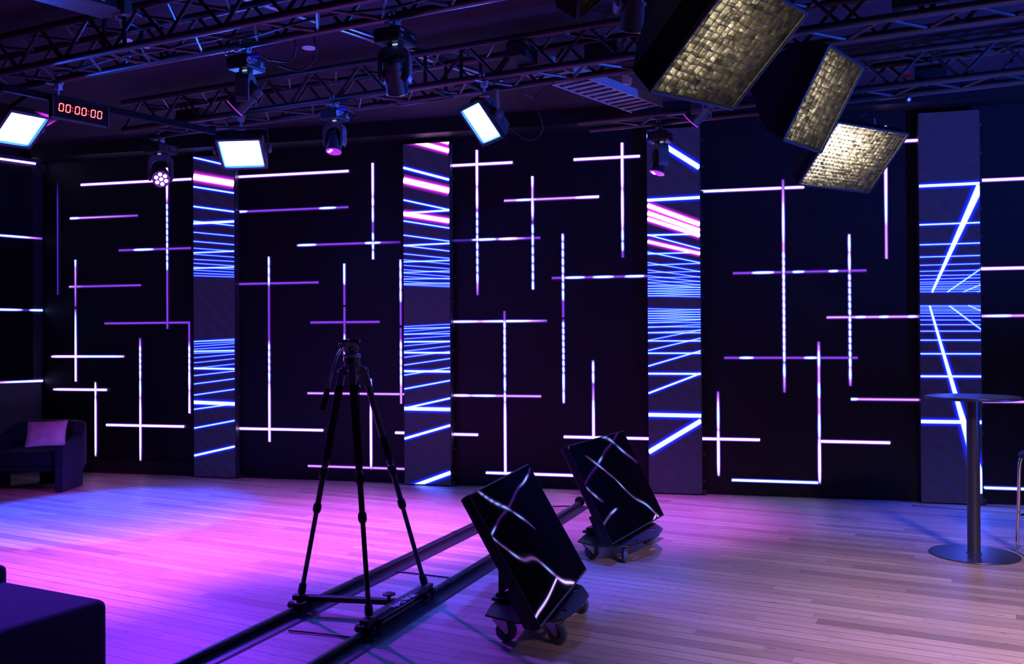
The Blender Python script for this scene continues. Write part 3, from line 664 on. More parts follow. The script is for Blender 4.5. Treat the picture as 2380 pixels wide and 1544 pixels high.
# ------------------------------------------------------------------ LED panel lamps
panel_lamp_mat('panel_glow', (5,25,270), (.22,1.5,4.), .13)
def panel_lamp(C, w, h, u, v, N, label, hang, thick=.085, knob_side=1):
    C, u, v, N, hang = V(C), V(u).normalized(), V(v).normalized(), V(N).normalized(), V(hang)
    root = empty('led_panel_lamp', basis(C, u, v, N), label, 'lamp', 'white LED panel lamps on the trusses')
    MB().box((0,0,-.004), (w-.012,h-.012,.006)).build('diffuser', 'panel_glow', root)
    fr = MB()
    for s in (-1,1):
        fr.box((s*(w/2+.006),0,.002),(.024,h+.036,.03)); fr.box((0,s*(h/2+.006),.002),(w+.036,.024,.03))
    fr.build('front_frame', 'fixture_black', root, bevel=.004)
    bd = MB(); a, b = w/2+.012, h/2+.012
    bd.add([(-a,-b,-.012),(a,-b,-.012),(a,b,-.012),(-a,b,-.012),(-a*.92,-b*.8,-thick),(a*.92,-b*.8,-thick),(a*.92,b*.8,-thick),(-a*.92,b*.8,-thick)],
           [(0,3,2,1),(4,5,6,7),(0,1,5,4),(1,2,6,5),(2,3,7,6),(3,0,4,7)])
    body = bd.build('housing', 'fixture_black', root, bevel=.008)
    for s in (-1,1):
        ep = MB(); ep.prism([(-b,.01),(b,.01),(b*.98,-.02),(b*.72,-thick-.012),(-b*.72,-thick-.012),(-b*.98,-.02)], (0,1,0), (0,0,1), (s*(a+.002)-.004,0,0), (.008,0,0))
        ep.build('end_plate', 'fixture_grey', root, bevel=.003)
        for yy in (-.35,0,.35): MB().bar((s*(a+.007),yy*b*2*.6-.02,-.03),(s*(a+.007),yy*b*2*.6+.02,-thick+.005),.004,.006).build('rib', 'fixture_black', root)
    fn = MB()
    for i in range(9): fn.box((-a*.8+i*a*.2,0,-thick-.012),(.006,b*1.5,.03))
    fn.build('heat_sink', 'fixture_black', root)
    # stirrup up to the truss, always hanging plumb
    M = WM[root.name]
    piv = [M @ V((s*(a+.03),0,-.045)) for s in (-1,1)]
    top = V((hang.x, hang.y, hang.z-.105)); ud = V((u.x,u.y,0)).normalized()*(a+.03)
    tp = [top-ud, top+ud]
    st = MB()
    for p_, t_ in zip(piv, tp): st.bar(p_, V((t_.x,t_.y,t_.z-.02)), .036, .006, u)
    st.bar(tp[0]-V((0,0,.02)), tp[1]-V((0,0,.02)), .036, .008, (0,0,1))
    st.build('stirrup', 'fixture_black', root, True, bevel=.003)
    for s, p_ in zip((-1,1), piv):
        MB().lathe([(.030,0),(.034,.004),(.034,.018),(.026,.024)], p_, u*s, 18).build('tilt_knob', 'fixture_grey', root, True, smooth=True)
    cl = MB(); R = Matrix.Translation(hang) @ Rz(TA)
    def tp_(p): return R @ V(p)
    ring = [(0, .034*math.cos(q), .034*math.sin(q)) for q in [rad(-60+30*i) for i in range(9)]]
    for dx in (-.014,.014): cl.path([tp_((dx,p[1],p[2])) for p in ring], .0075, 6)
    cl.bar(tp_((0,0,-.03)), tp_((0,0,-.07)), .045, .04); cl.tube(tp_((0,0,-.06)), tp_((0,0,-.13)), .011, 10)
    cl.bar(tp_((-.03,-.02,-.135)), tp_((.03,.02,-.135)), .014, .012); cl.tube(tp_((0,-.03,-.04)), tp_((-.03,-.075,-.035)), .006, 8)
    cl.build('hook_clamp', 'aluminium', root, True, bevel=.0015)
    return root
hp = T1p(45)+TNv
panel_lamp((-4.847,5.319,2.977), .31, .27, (.1083,.9919,.0657), (.7238,-.124,.6788), (.6815,-.0259,-.7314), 'glowing white LED panel lamp at the left edge beside the red clock', V((hp.x,hp.y,ZL)))
hp = T2p(562)
panel_lamp((-3.901,6.633,3.01), .33, .281, (.9436,.3284,.0424), (.2302,-.7428,.6287), (.2379,-.5835,-.7765), 'glowing white LED panel lamp over the first LED screen column', V((hp.x,hp.y,ZL)))
hp = T2p(1128)
q = CAM + (V((-1.916,6.753,3.161))-CAM)*.945
panel_lamp(q, .262, .293, (.735,-.6763,.0484), (-.4551,-.4392,.7746), (-.5026,-.5914,-.6306), 'tilted glowing white LED panel lamp right of the second LED screen column', V((hp.x,hp.y,ZL)))

# ------------------------------------------------------------------ soft boxes with fabric egg crates
panel_lamp_mat('softbox_lamp_a', (21,18.8,15.6), (8,7.2,5.9), .38); panel_lamp_mat('softbox_lamp_b', (25,22.5,18.5), (9,8,6.6), .42); panel_lamp_mat('softbox_lamp_c', (1.2,1.,.8), (.6,.5,.4), .2)
def softbox(C, w, h, u, v, N, label, hang, nx, ny, lamp, body=.40, seed=1, depth=.06):
    C, u, v, N = V(C), V(u).normalized(), V(v).normalized(), V(N).normalized()
    rnd = random.Random(seed)
    root = empty('softbox_light', basis(C, u, v, N), label, 'soft box', 'soft boxes with fabric egg crates')
    a, b = w/2, h/2
    d0 = -depth-.03
    sh = MB(); ra, rb = .11, .085
    n = 8; rings = []
    for t, zz in ((0,.006),(.07,d0-.02),(.46,-body*.60),(.80,-body*.82),(1,-body)):
        x, y = a*1.012*(1-t)+ra*t, b*1.012*(1-t)+rb*t; rings.append([(-x,-y,zz),(x,-y,zz),(x,y,zz),(-x,y,zz)])
    vs = [p for r in rings for p in r]; fs = []
    for j in range(len(rings)-1): fs += [(j*4+i, j*4+(i+1) % 4, (j+1)*4+(i+1) % 4, (j+1)*4+i) for i in range(4)]
    fs.append(tuple(range(len(vs)-4, len(vs)))); sh.add(vs, fs)
    o = sh.build('fabric_shell', 'fabric_black', root)
    MB().box((0,0,d0), (w*.93,h*.93,.004)).build('inner_diffuser', lamp, root)
    hem = MB()
    for s in (-1,1): hem.bar((-a,s*b,.004),(a,s*b,.004),.016,.014,(0,0,1)); hem.bar((s*a,-b,.004),(s*a,b,.004),.016,.014,(0,0,1))
    hem.build('rim_hem', 'fixture_black', root, bevel=.004)
    # crate: thin cloth walls, none of them quite straight
    g = MB(); K = 3
    def wall(p, q, flip):
        pts = []
        m = max(2, int((V(q)-V(p)).length/.02))
        side = V((0,1,0)) if flip else V((1,0,0))
        return pts
    gx = [-a + w*i/nx for i in range(nx+1)]; gy = [-b + h*i/ny for i in range(ny+1)]
    jit = {}
    def node(i, j, k):
        key = (i, j, k)
        if key not in jit:
            e = 0 if i in (0, nx) or j in (0, ny) else 1
            f = .13*min(w/nx,h/ny)*e*(1.3 if k else .5)
            sag = 0.012*math.sin(PI*i/nx)*math.sin(PI*j/ny)
            jit[key] = V((gx[i]+rnd.uniform(-f,f), gy[j]+rnd.uniform(-f,f)-sag*.6, (-.004+rnd.uniform(-.004,.002)*e if k else -depth)))
            if not k: jit[key].x *= .95; jit[key].y *= .95
        return jit[key]
    for i in range(nx+1):
        for j in range(ny):
            p0, p1, q0, q1 = node(i,j,0), node(i,j+1,0), node(i,j,1), node(i,j+1,1); mid0 = (p0+p1)/2 + V((rnd.uniform(-.003,.003),0,0)); mid1 = (q0+q1)/2 + V((rnd.uniform(-.004,.004),0,0))
            g.add([p0,mid0,mid1,q0], [(0,1,2,3)]); g.add([mid0,p1,q1,mid1], [(0,1,2,3)])
    for j in range(ny+1):
        for i in range(nx):
            p0, p1, q0, q1 = node(i,j,0), node(i+1,j,0), node(i,j,1), node(i+1,j,1); mid0 = (p0+p1)/2 + V((0,rnd.uniform(-.003,.003),0)); mid1 = (q0+q1)/2 + V((0,rnd.uniform(-.004,.004),0))
            g.add([p0,mid0,mid1,q0], [(0,1,2,3)]); g.add([mid0,p1,q1,mid1], [(0,1,2,3)])
    g.build('egg_crate', 'crate_cloth', root)
    bd = MB()
    for i in range(1,nx):
        for j in range(ny): bd.bar(node(i,j,1), node(i,j+1,1), .0018, .002, (0,0,1))
    for j in range(1,ny):
        for i in range(nx): bd.bar(node(i,j,1), node(i+1,j,1), .0018, .002, (0,0,1))
    bd.build('crate_binding', 'fixture_black', root)
    hd = MB(); hd.box((0,0,-body-.07),(.20,.15,.15)); hd.build('lamp_head', 'fixture_black', root, bevel=.012)
    for s in (-1,1): MB().lathe([(.03,0),(.036,.004),(.036,.02),(.028,.026)], (s*.105,0,-body-.06), (s,0,0), 18).build('tilt_knob', 'fixture_grey', root, smooth=True)
    if hang is not None:
        M = WM[root.name]; hang = V(hang); piv = [M @ V((s*.125,0,-body-.06)) for s in (-1,1)]
        top = V((hang.x,hang.y,hang.z-.09)); ud = V((u.x,u.y,0)).normalized()*.125
        st = MB()
        for s, p_ in zip((-1,1), piv): st.bar(p_, top+ud*s, .03, .006, u)
        st.bar(top-ud, top+ud, .03, .008, (0,0,1)); st.build('stirrup', 'fixture_black', root, True, bevel=.002)
        cl = MB(); R = Matrix.Translation(hang) @ Rz(TA)
        for dx in (-.014,.014): cl.path([R @ V((dx,.034*math.cos(q),.034*math.sin(q))) for q in [rad(-60+30*i) for i in range(9)]], .0075, 6)
        cl.bar(R @ V((0,0,-.03)), R @ V((0,0,-.07)), .045, .04); cl.tube(R @ V((0,0,-.06)), R @ V((0,0,-.1)), .011, 10)
        cl.build('hook_clamp', 'aluminium', root, True, bevel=.0015)
    return root
def hang_near(p, a, b, extra=V((0,0,0))):
    d = (b-a).normalized(); t = (V(p)-a).dot(d); q = a+d*t+extra; q.z = ZL; return q
def back_of(C, N, d=.46): return V(C)-V(N)*d
c1 = (-.019,3.944,2.715); n1 = (.6893,-.1691,-.7045)
softbox(c1, .883, .52, (.3499,.9292,.1194), (.6344,-.3288,.6996), n1, 'largest soft box with beige egg crate, at the top of the frame', hang_near(back_of(c1,n1), T1a, T1, TNv), 14, 14, 'softbox_lamp_a', seed=3, depth=.07)
c2 = (.464,5.348,2.809); n2 = (.8146,-.3128,-.4885)
softbox(c2, .63, .52, (.3826,.9227,.0472), (.436,-.2253,.8713), n2, 'middle soft box turned nearly edge-on, showing its dark fabric side', hang_near(back_of(c2,n2), T2a, T2), 11, 14, 'softbox_lamp_a', seed=5)
c3 = (.816,7.076,2.80); n3 = (.4989,-.5309,-.6851)
softbox(c3, .75, .52, (.726,.6877,-.0042), (.4733,-.4952,.7285), n3, 'brightest soft box, nearest the back wall, with a tight egg crate', hang_near(back_of(c3,n3), T3a, T3), 19, 17, 'softbox_lamp_b', seed=9, depth=.036)
# corner of a further soft box at the top edge
ea = (Rv*.03+Uv*.75-Fv*.855).normalized(); eb = Rv*.478+Uv*.75+Fv*.30; eb = (eb-ea*eb.dot(ea)).normalized(); en = ea.cross(eb).normalized()
if en.dot(Fv) > 0: en = -en
P4 = at_depth(1341, 43, 3.75); c4 = P4+ea*.26+eb*.40
bu, bv = eb, ea
if bu.cross(bv).dot(en) < 0: bu = -bu
softbox(c4, .8, .52, bu, bv, en, 'lower corner of a soft box cut off by the top edge', None, 16, 12, 'softbox_lamp_c', seed=11, body=.34)

# ------------------------------------------------------------------ clock on its batten
cu_ = V((.377,.9262,0)); cn_ = V((.9262,-.377,0)); cc = V((-4.167,5.098,3.0))
ck = empty('digital_clock', basis(cc, cu_, (0,0,1), cn_), 'black countdown clock with red digits reading 00:00:00', 'clock')
MB().box((0,0,-.022), (.385,.142,.044)).build('case', 'clock_case', ck, bevel=.005)
MB().box((0,0,.0012), (.365,.122,.002)).build('face', 'clock_face', ck)
for s in (-1,1): MB().box((s*.186,0,.004),(.008,.138,.012)).build('end_cap', 'fixture_grey', ck, bevel=.002)
DWd, DH, TH = .027, .048, .0066
def digit(cx):
    m = MB(); sl = .10
    def seg(p, q):
        p, q = V(p), V(q); d = (q-p).normalized(); n_ = V((-d.y, d.x, 0))*TH/2
        e = d*TH*.5
        pts = [p, p+e+n_, q-e+n_, q, q-e-n_, p+e-n_]
        pts = [(x.x + sl*x.y, x.y) for x in pts]
        m.prism(pts, (1,0,0), (0,1,0), (cx,0,.0022), (0,0,.0025))
    x, y = DWd/2, DH/2; g = .0012
    seg((-x+g,y,0),(x-g,y,0)); seg((-x+g,-y,0),(x-g,-y,0))
    for s in (-1,1): seg((s*x,g,0),(s*x,y-g,0)); seg((s*x,-y+g,0),(s*x,-g,0))
    return m
D0 = [-.128,-.083,-.022,.023,.085,.130]
for i, x in enumerate(D0):
    dg_ = digit(x-.004).build('digit', 'digit_red', ck); TH = .0030
    cm = digit(x-.004); cm.v = [(a, b, c+.0012) for a, b, c in cm.v]; cm.build('bright_core', 'digit_core', dg_); TH = .0066
for x in (-.054,.052):
    m = MB()
    for y in (.0095,-.0095): m.lathe([(.0035,0),(.0035,.0025)], (x-.004+y*.1,y,.0022), (0,0,1), 12)
    m.build('colon', 'digit_red', ck)
for s in (-.13,.13): MB().box((s,.06,-.047),(.02,.06,.006)).build('hanger_plate', 'fixture_black', ck)
MB().box((.30,.068,-.066), (1.55,.045,.03)).build('mounting_bar', 'foam_black', ck, bevel=.004)

# ------------------------------------------------------------------ cable tray
ta = V((.43,.903,0)); tn_ = V((.903,-.43,0)); p0 = at_z(1270,192,3.42); Ltr = 1.55
tr = empty('cable_tray', basis(p0-ta*.35, ta, tn_, (0,0,1)*1), 'perforated metal cable tray lit violet from below, under the ceiling', 'cable tray')
trw = .30
WM[tr.name] = basis(p0-ta*.35, ta, tn_, V((0,0,1)));
f = MB(); n = 15
for i in range(n):
    x = i*Ltr/n
    f.box((x+Ltr/n*.30,trw/2,0),(Ltr/n*.56,trw,.003))
    f.box((x+Ltr/n*.30,trw/2,.012),(Ltr/n*.16,trw,.010))
f.build('rung', 'tray_steel', tr)
h_ = MB()
for i in range(n):
    x = i*Ltr/n+Ltr/n*.30
    for k in range(16): h_.box((x+.018,.02+k*.0173,-.0022),(.014,.008,.002)); h_.box((x-.018,.02+k*.0173,-.0022),(.014,.008,.002))
o = h_.build('slot', 'clock_case', tr); o['kind'] = 'stuff'
for y in (0,trw):
    s = MB(); s.box((Ltr/2,y,.03),(Ltr,.004,.065)); s.box((Ltr/2,y,-.001),(Ltr,.012,.006)); s.build('side_wall', 'tray_steel', tr)
for i in range(1,3): MB().tube((Ltr*i/3,trw/2,0),(Ltr*i/3,trw/2,CEIL-3.42),.005,8).build('drop_rod', 'steel', tr)

# ------------------------------------------------------------------ ceiling bits
for px, py, lab in ((718,111,'small round ceiling light seen between the two long trusses'),(291,93,'round ceiling light half hidden behind the near truss'),(336,106,'round ceiling light seen under the near truss chord')):
    P = at_z(px, py, CEIL); r_ = empty('ceiling_downlight', P, lab, 'ceiling light', 'ceiling downlights')
    MB().lathe([(.052,0),(.052,-.004),(.046,-.008)], (0,0,0), (0,0,1), 24).build('trim_ring', 'white_plastic', r_, smooth=True)
    MB().lathe([(.044,-.004),(.040,-.009)], (0,0,0), (0,0,1), 24).build('lens', 'white_plastic', r_, smooth=True)
for k, (a, lab) in enumerate((((900,106),'lower of two thin steel conduits on the ceiling behind the middle truss'),((905,98),'upper of two thin steel conduits on the ceiling behind the middle truss'),((1500,8),'steel conduit on the ceiling beside the dark moving head'),((595,5),'steel conduit on the ceiling above the near truss'))):
    P = at_z(*a, CEIL-.014); L0 = -.5 if k < 2 else -.3; L1 = 1.3 if k < 2 else .5
    m = MB().tube(P+LWD*L0, P+LWD*L1, .013, 10); tag(m.build('ceiling_conduit', 'steel', None, smooth=True), lab, 'conduit', 'conduits on the ceiling')
# air outlet unit
P = at_z(285, 33, 3.47); 
av = empty('air_outlet_box', basis(P, LWD, LWN, (0,0,1)), 'boxy ceiling air unit with a pale grille at the top left corner', 'air unit')
MB().box((-.6,-.12,.12),(1.2,.24,.20)).build('housing', 'fixture_black', av, bevel=.01)
g = MB()
for i in range(16): g.box((-.60+i*.032,.001,.10),(.018,.006,.11))
g.build('grille', 'white_print', av)
MB().box((.01,.02,.115),(.05,.05,.25)).build('corner_bracket', 'fixture_grey', av, bevel=.006)

# boxes, tags and small kit on the trusses
def kit_box(P, size, label, ang=TA, m='fixture_black', name='power_supply_box', clip=True):
    r_ = empty(name, Tr(P) @ Rz(ang), label, 'box')
    MB().box((0,0,0), size).build('case', m, r_, bevel=.006)
    if clip:
        c = MB(); c.path([(.0,.034*math.cos(q), size[2]/2+.03+.034*math.sin(q)) for q in [rad(-60+30*i) for i in range(9)]], .007, 6); c.box((0,0,size[2]/2+.005),(.03,.04,.012)); c.build('clip', 'chrome', r_)
    return r_
q = T2p(1215); kit_box((q.x-.02,q.y+.10,ZU-.085), (.13,.26,.10), 'long black power box hung inside the middle truss', clip=False)
q = T2p(1400); kit_box((q.x,q.y+.16,ZL+.09), (.24,.14,.13), 'black box with a ring on top, inside the middle truss', name='truss_equipment_box')
q = T3p(2180); kit_box((q.x,q.y+.16,ZL+.085), (.22,.14,.12), 'dark equipment box inside the short truss over the bar table', name='truss_equipment_box')
q = T2p(2150); kit_box((q.x,q.y+.05,ZL+.10), (.30,.16,.13), 'black equipment box on the middle truss at the top right', name='truss_equipment_box')
q = T2p(430); kit_box((q.x,q.y+.15,ZL+.06), (.26,.18,.12), 'dark box in the left end of the middle truss, under the tipped moving head', name='truss_equipment_box', clip=False)
q = T3p(2103); tag(MB().bar((q.x,q.y+.01,ZL+.075),(q.x+.055,q.y,ZL+.075),.004,.045).build('red_tag', 'red_tag'), 'small red tag on the short truss', 'tag')
q = T2p(1427)+TNv; tag(MB().prism([(-.03,-.09),(.02,-.10),(.028,-.055),(.0,-.03),(-.04,-.03)], TD, (0,0,1), q-V((0,0,0)), TN*.03).build('tape_flag', 'white_print'), 'bit of pale tape hanging from the middle truss by the cable tray', 'tape')
q = T3p(2107)+TN*.3; r_ = empty('small_spot_lamp', Tr((q.x,q.y-.02,ZL-.045)), 'tiny round spot lamp under the short truss', 'lamp')
MB().lathe([(.012,0),(.018,.012),(.019,.03),(.016,.03)], (0,0,0), (.3,-.9,-.35), 18).build('shade', 'fixture_black', r_, smooth=True)
MB().lathe([(.010,.027),(.007,.031)], (0,0,0), (.3,-.9,-.35), 16).build('lens', 'pilot_white', r_, smooth=True)
MB().tube((0,0,.0),(0,.01,.03),.006,8).build('stem', 'fixture_black', r_)
# karabiner by the first head
q = T1p(449)+TN*.28; pts = [(0,0,-.03),(.02,0,-.024),(.055,0,-.055),(.058,0,-.066),(.048,0,-.070),(.002,0,-.052),(-.008,0,-.04)]
r_ = tag(MB().path([q+TD*p[0]+V((0,0,p[2])) for p in pts], .0028, 6, True).build('carabiner_clip', 'chrome', None, smooth=True), 'steel carabiner hanging beside the tipped moving head', 'clip')
# cables
h1 = WM[HEADS['H1'][0].name]
cable([h1 @ V((.17,.04,-.11)), h1 @ V((.30,.06,-.13)), h1 @ V((.36,.04,-.06)), h1 @ V((.34,.02,.0)), h1 @ V((.26,0,-.012))], 'black cable looping from the plug of the tipped moving head', .006)
cable([h1 @ V((.20,.07,-.14)), h1 @ V((.36,.08,-.19)), h1 @ V((.50,.05,-.14)), h1 @ V((.52,.02,-.04)), h1 @ V((.5,0,.03))], 'larger black cable loop right of the tipped moving head', .006)
h4 = WM[HEADS['H4'][0].name]
cable([h4 @ V((.10,.05,-.12)), h4 @ V((.17,.05,-.14)), h4 @ V((.21,.02,-.08)), h4 @ V((.17,0,-.02)), h4 @ V((.06,0,-.03))], 'cable ring beside the base of the moving head above the tripod', .006)
pl = [o for o in bpy.data.objects if o.name.startswith('led_panel_lamp')][2]; pm = WM[pl.name]
e_ = pm @ V((.14,-.10,-.07)); t1 = T2p(1250)+TNv; t2 = T2p(1222)+TNv
cable([e_, at_depth(1218,322,6.6), at_depth(1245,322,6.6), at_depth(1262,298,6.55), at_depth(1252,262,6.5), at_depth(1247,225,6.45), V((t1.x,t1.y,ZL-.02))], 'long thin cable drooping right of the tilted panel lamp', .0045)
cable([at_depth(1250,250,6.48), at_depth(1238,228,6.45), at_depth(1215,215,6.4), V((t2.x,t2.y,ZL-.025))], 'short thin cable forking to the middle truss by the tilted panel lamp', .0035)
t3 = T3p(2045)
r_ = empty('hanging_plug_lead', V((t3.x,t3.y+.3,ZL)), 'thin lead with a steel plug hanging below the short truss', 'cable')
MB().path([(0,0,-.02),(.012,0,-.12),(.016,0,-.16)], .003, 6).build('lead', 'cable_black', r_); MB().tube((.016,0,-.16),(.02,0,-.215),.006,8).build('plug', 'steel', r_, smooth=True)
MB().path([(.02,0,-.215),(.03,0,-.26),(.036,0,-.30)], .003, 6).build('tail', 'cable_black', r_); MB().lathe([(.004,0),(.011,.006),(.011,.02),(.005,.024)], (.036,0,-.318), (0,0,1), 10).build('tip', 'steel', r_, smooth=True)
t4 = T3p(2030); b3 = V((1.03,7.35,3.02))
cable([V((t4.x,t4.y+.3,ZL-.02)), at_depth(2028,232,7.4), at_depth(2018,258,7.3), at_depth(2000,272,7.2)], 'thin cable curving from the short truss to the brightest soft box', .004)
t5 = T2p(1010)+TNv
cable([V((t5.x,t5.y,ZL-.02)), at_depth(938,245,6.75), at_depth(925,244,6.75), at_depth(908,238,6.75)], 'short tied cable end under the middle truss above the second LED screen column', .006)
for n_, (px, lab) in enumerate(((310,'cable bundle along the near truss at the left'),(800,'cable bundle along the near truss by the large moving head'))):
    q = T1p(px)+TN*.15; pts = [q+TD*x+V((0,random.uniform(-.03,.03),-.0+random.uniform(-.012,.012))) for x in [-.9+.2*i for i in range(10)]]
    m = MB(); m.path(spline(pts), .009, 6); m.path(spline([p+V((.0,.03,.012)) for p in pts]), .007, 6); tag(m.build('cable_bundle', 'cable_black', None, smooth=True), lab, 'cable')
for n_, (px, lab) in enumerate(((700,'cable bundle lying in the middle truss at the left'),(1300,'cable bundle lying in the middle truss at the centre'))):
    q = T2p(px)+TN*.16; pts = [q+TD*x+V((0,random.uniform(-.03,.03),.02+random.uniform(-.012,.02))) for x in [-.9+.2*i for i in range(10)]]
    m = MB(); m.path(spline(pts), .011, 6); m.path(spline([p+V((.0,.03,.012)) for p in pts]), .008, 6); tag(m.build('cable_bundle', 'cable_black', None, smooth=True), lab, 'cable')

# ------------------------------------------------------------------ camera track
def rail(pa, pb, label, end):
    pa, pb = V(pa), V(pb); d = (pb-pa).normalized(); s = V((d.y,-d.x,0)); L = (pb-pa).length
    root = empty('dolly_rail', basis(pa, s, d, (0,0,1)), label, 'camera track', 'rubber-footed dolly rails')
    b = MB(); b.prism([(-.062,0),(-.050,.006),(-.022,.010),(-.020,.022),(.020,.022),(.022,.010),(.084,.006),(.098,0)], (1,0,0), (0,0,1), (0,0,.0005), (0,L,0))
    b.build('rubber_base', 'rubber', root)
    MB().tube((0,0,.036),(0,L,.036),.0185,16).build('tube', 'track_black', root, smooth=True)
    for t in (.42,.73):
        j = MB(); j.tube((0,L*t-.03,.036),(0,L*t+.03,.036),.0205,16); j.box((-.03,L*t,.012),(.05,.09,.014)); j.build('joint_sleeve', 'track_black', root, smooth=False)
    if end:
        MB().lathe([(.03,0),(.044,.004),(.044,.018),(.03,.022)], (0,L,.044), (0,1,0), 20).build('end_stop', 'rubber', root, smooth=True)
    return root
# plan lines of both rails
RLa, RLb = V((-2.513,3.30,0)), V((-1.93,7.75,0)); RRa, RRb = V((-1.935,3.30,0)), V((-1.392,8.02,0))
rail(RLa, RLb, 'left-hand dolly rail, under the single wheel of the tripod dolly', False)
rail(RRa, RRb, 'right-hand dolly rail, under the lettered bar of the tripod dolly', True)
for a, b, lab in (((935,1331),(1057,1345),'flat black spacer strap across the rails behind the tripod'),((690,1468),(832,1484),'flat black spacer strap across the rails in front of the tripod'),((1284,1178),(1338,1176),'spacer strap at the far end of the rails')):
    A, Bq = at_z(*a, .008), at_z(*b, .008); A = A.lerp(Bq,-.14); m = MB().path(spline([A, A.lerp(Bq,.4)+V((0,.006,0)), Bq]), .005, 8); tag(m.build('spacer_strap', 'rubber', None, smooth=True), lab, 'strap', 'spacer straps between the rails')

# ------------------------------------------------------------------ dolly
def over_rail(px, py, a, b):
    q = on_line(px, a, b); d = ray(px, py); t = ((q.x*d.x+q.y*d.y)/(d.x*d.x+d.y*d.y)); return V((q.x, q.y, CAMH+d.z*t))
wl = over_rail(698, 1399, RLa, RLb); wf = over_rail(855, 1460, RRa, RRb); wr = over_rail(984, 1374, RRa, RRb)
ZB = .087; wl.z = wf.z = wr.z = ZB
dl = empty('tripod_dolly', Tr((wf+wr)/2), 'black three-point track dolly under the tripod, white lettering on its long bar', 'dolly')
dd = (wr-wf).normalized(); dside = V((dd.y,-dd.x,0))
MB().bar(wf-dd*.055, wr+dd*.06, .052, .028).build('lettered_bar', 'plate_black', dl, True, bevel=.003)
mid = wf.lerp(wr,.52); cd_ = (mid-wl).normalized()
MB().bar(wl-cd_*.045, mid-cd_*.025, .046, .028).build('cross_bar', 'plate_black', dl, True, bevel=.003)
kn = mid - cd_*.06 + V((0,0,.022))
k = MB(); k.tube(kn-V((0,0,.01)), kn+V((0,0,.012)), .009, 10); k.lathe([(.018,0),(.036,.006),(.038,.014),(.02,.02)], kn+V((0,0,.008)), (0,0,1), 8); k.build('lock_knob', 'rubber', dl, True, smooth=True)
for c_, dr in ((wf,dd),(wr,-dd),(wl,cd_)):
    for i in range(3): MB().lathe([(.011,0),(.011,.0012)], c_+dr*(.075+.032*i)+V((0,0,.0142)), (0,0,1), 14).build('foot_hole', 'clock_case', dl, True)
# lettering reads from the far side
tb = wf.lerp(wr,.70)+V((0,0,.0146))
lm = basis(tb + dside*.020, -dd, -dside*1, V((0,0,1)))
text_mesh('lettering', 'Wally Dolly', .052, WM[dl.name].inverted() @ basis(tb + dside*.016, -dd, V((0,0,1)).cross(-dd), V((0,0,1))), 'white_print', dl)
for c_, a_, b_ in ((wl,RLa,RLb),(wf,RRa,RRb),(wr,RRa,RRb)):
    d = (b_-a_).normalized(); s = V((d.y,-d.x,0))
    for off in (-.042,.042):
        for sg in (-1,1):
            ax = (s*sg*.75+V((0,0,.66))).normalized(); nrm_ = (s*sg*.66 - V((0,0,.75)))*-1
            base_ = V((c_.x,c_.y,0)) + d*off + V((0,0,.036))
            cen = base_ + (s*sg*.90+V((0,0,.42)))*.0405
            axis = (s*sg*.42 - V((0,0,.90))).normalized()
            w_ = MB(); w_.lathe([(.008,-.012),(.019,-.012),(.021,-.009),(.021,.009),(.019,.012),(.008,.012)], cen, axis, 18)
            wo = w_.build('track_wheel', 'rubber', dl, True, smooth=True)
            MB().lathe([(.009,.011),(.009,.015),(.004,.018)], cen, axis*1, 12).build('wheel_bolt', 'steel', wo, True, smooth=True)
    br_ = MB(); br_.prism([(-.034,-.004),(.034,-.004),(.026,-.035),(-.026,-.035)], s, (0,0,1), c_-d*.07+V((0,0,-.012)), d*.012); br_.build('wheel_bracket', 'plate_black', dl, True); br_ = MB(); br_.prism([(-.034,-.004),(.034,-.004),(.026,-.035),(-.026,-.035)], s, (0,0,1), c_+d*.058+V((0,0,-.012)), d*.012)
    br_.build('wheel_bracket', 'plate_black', dl, True)

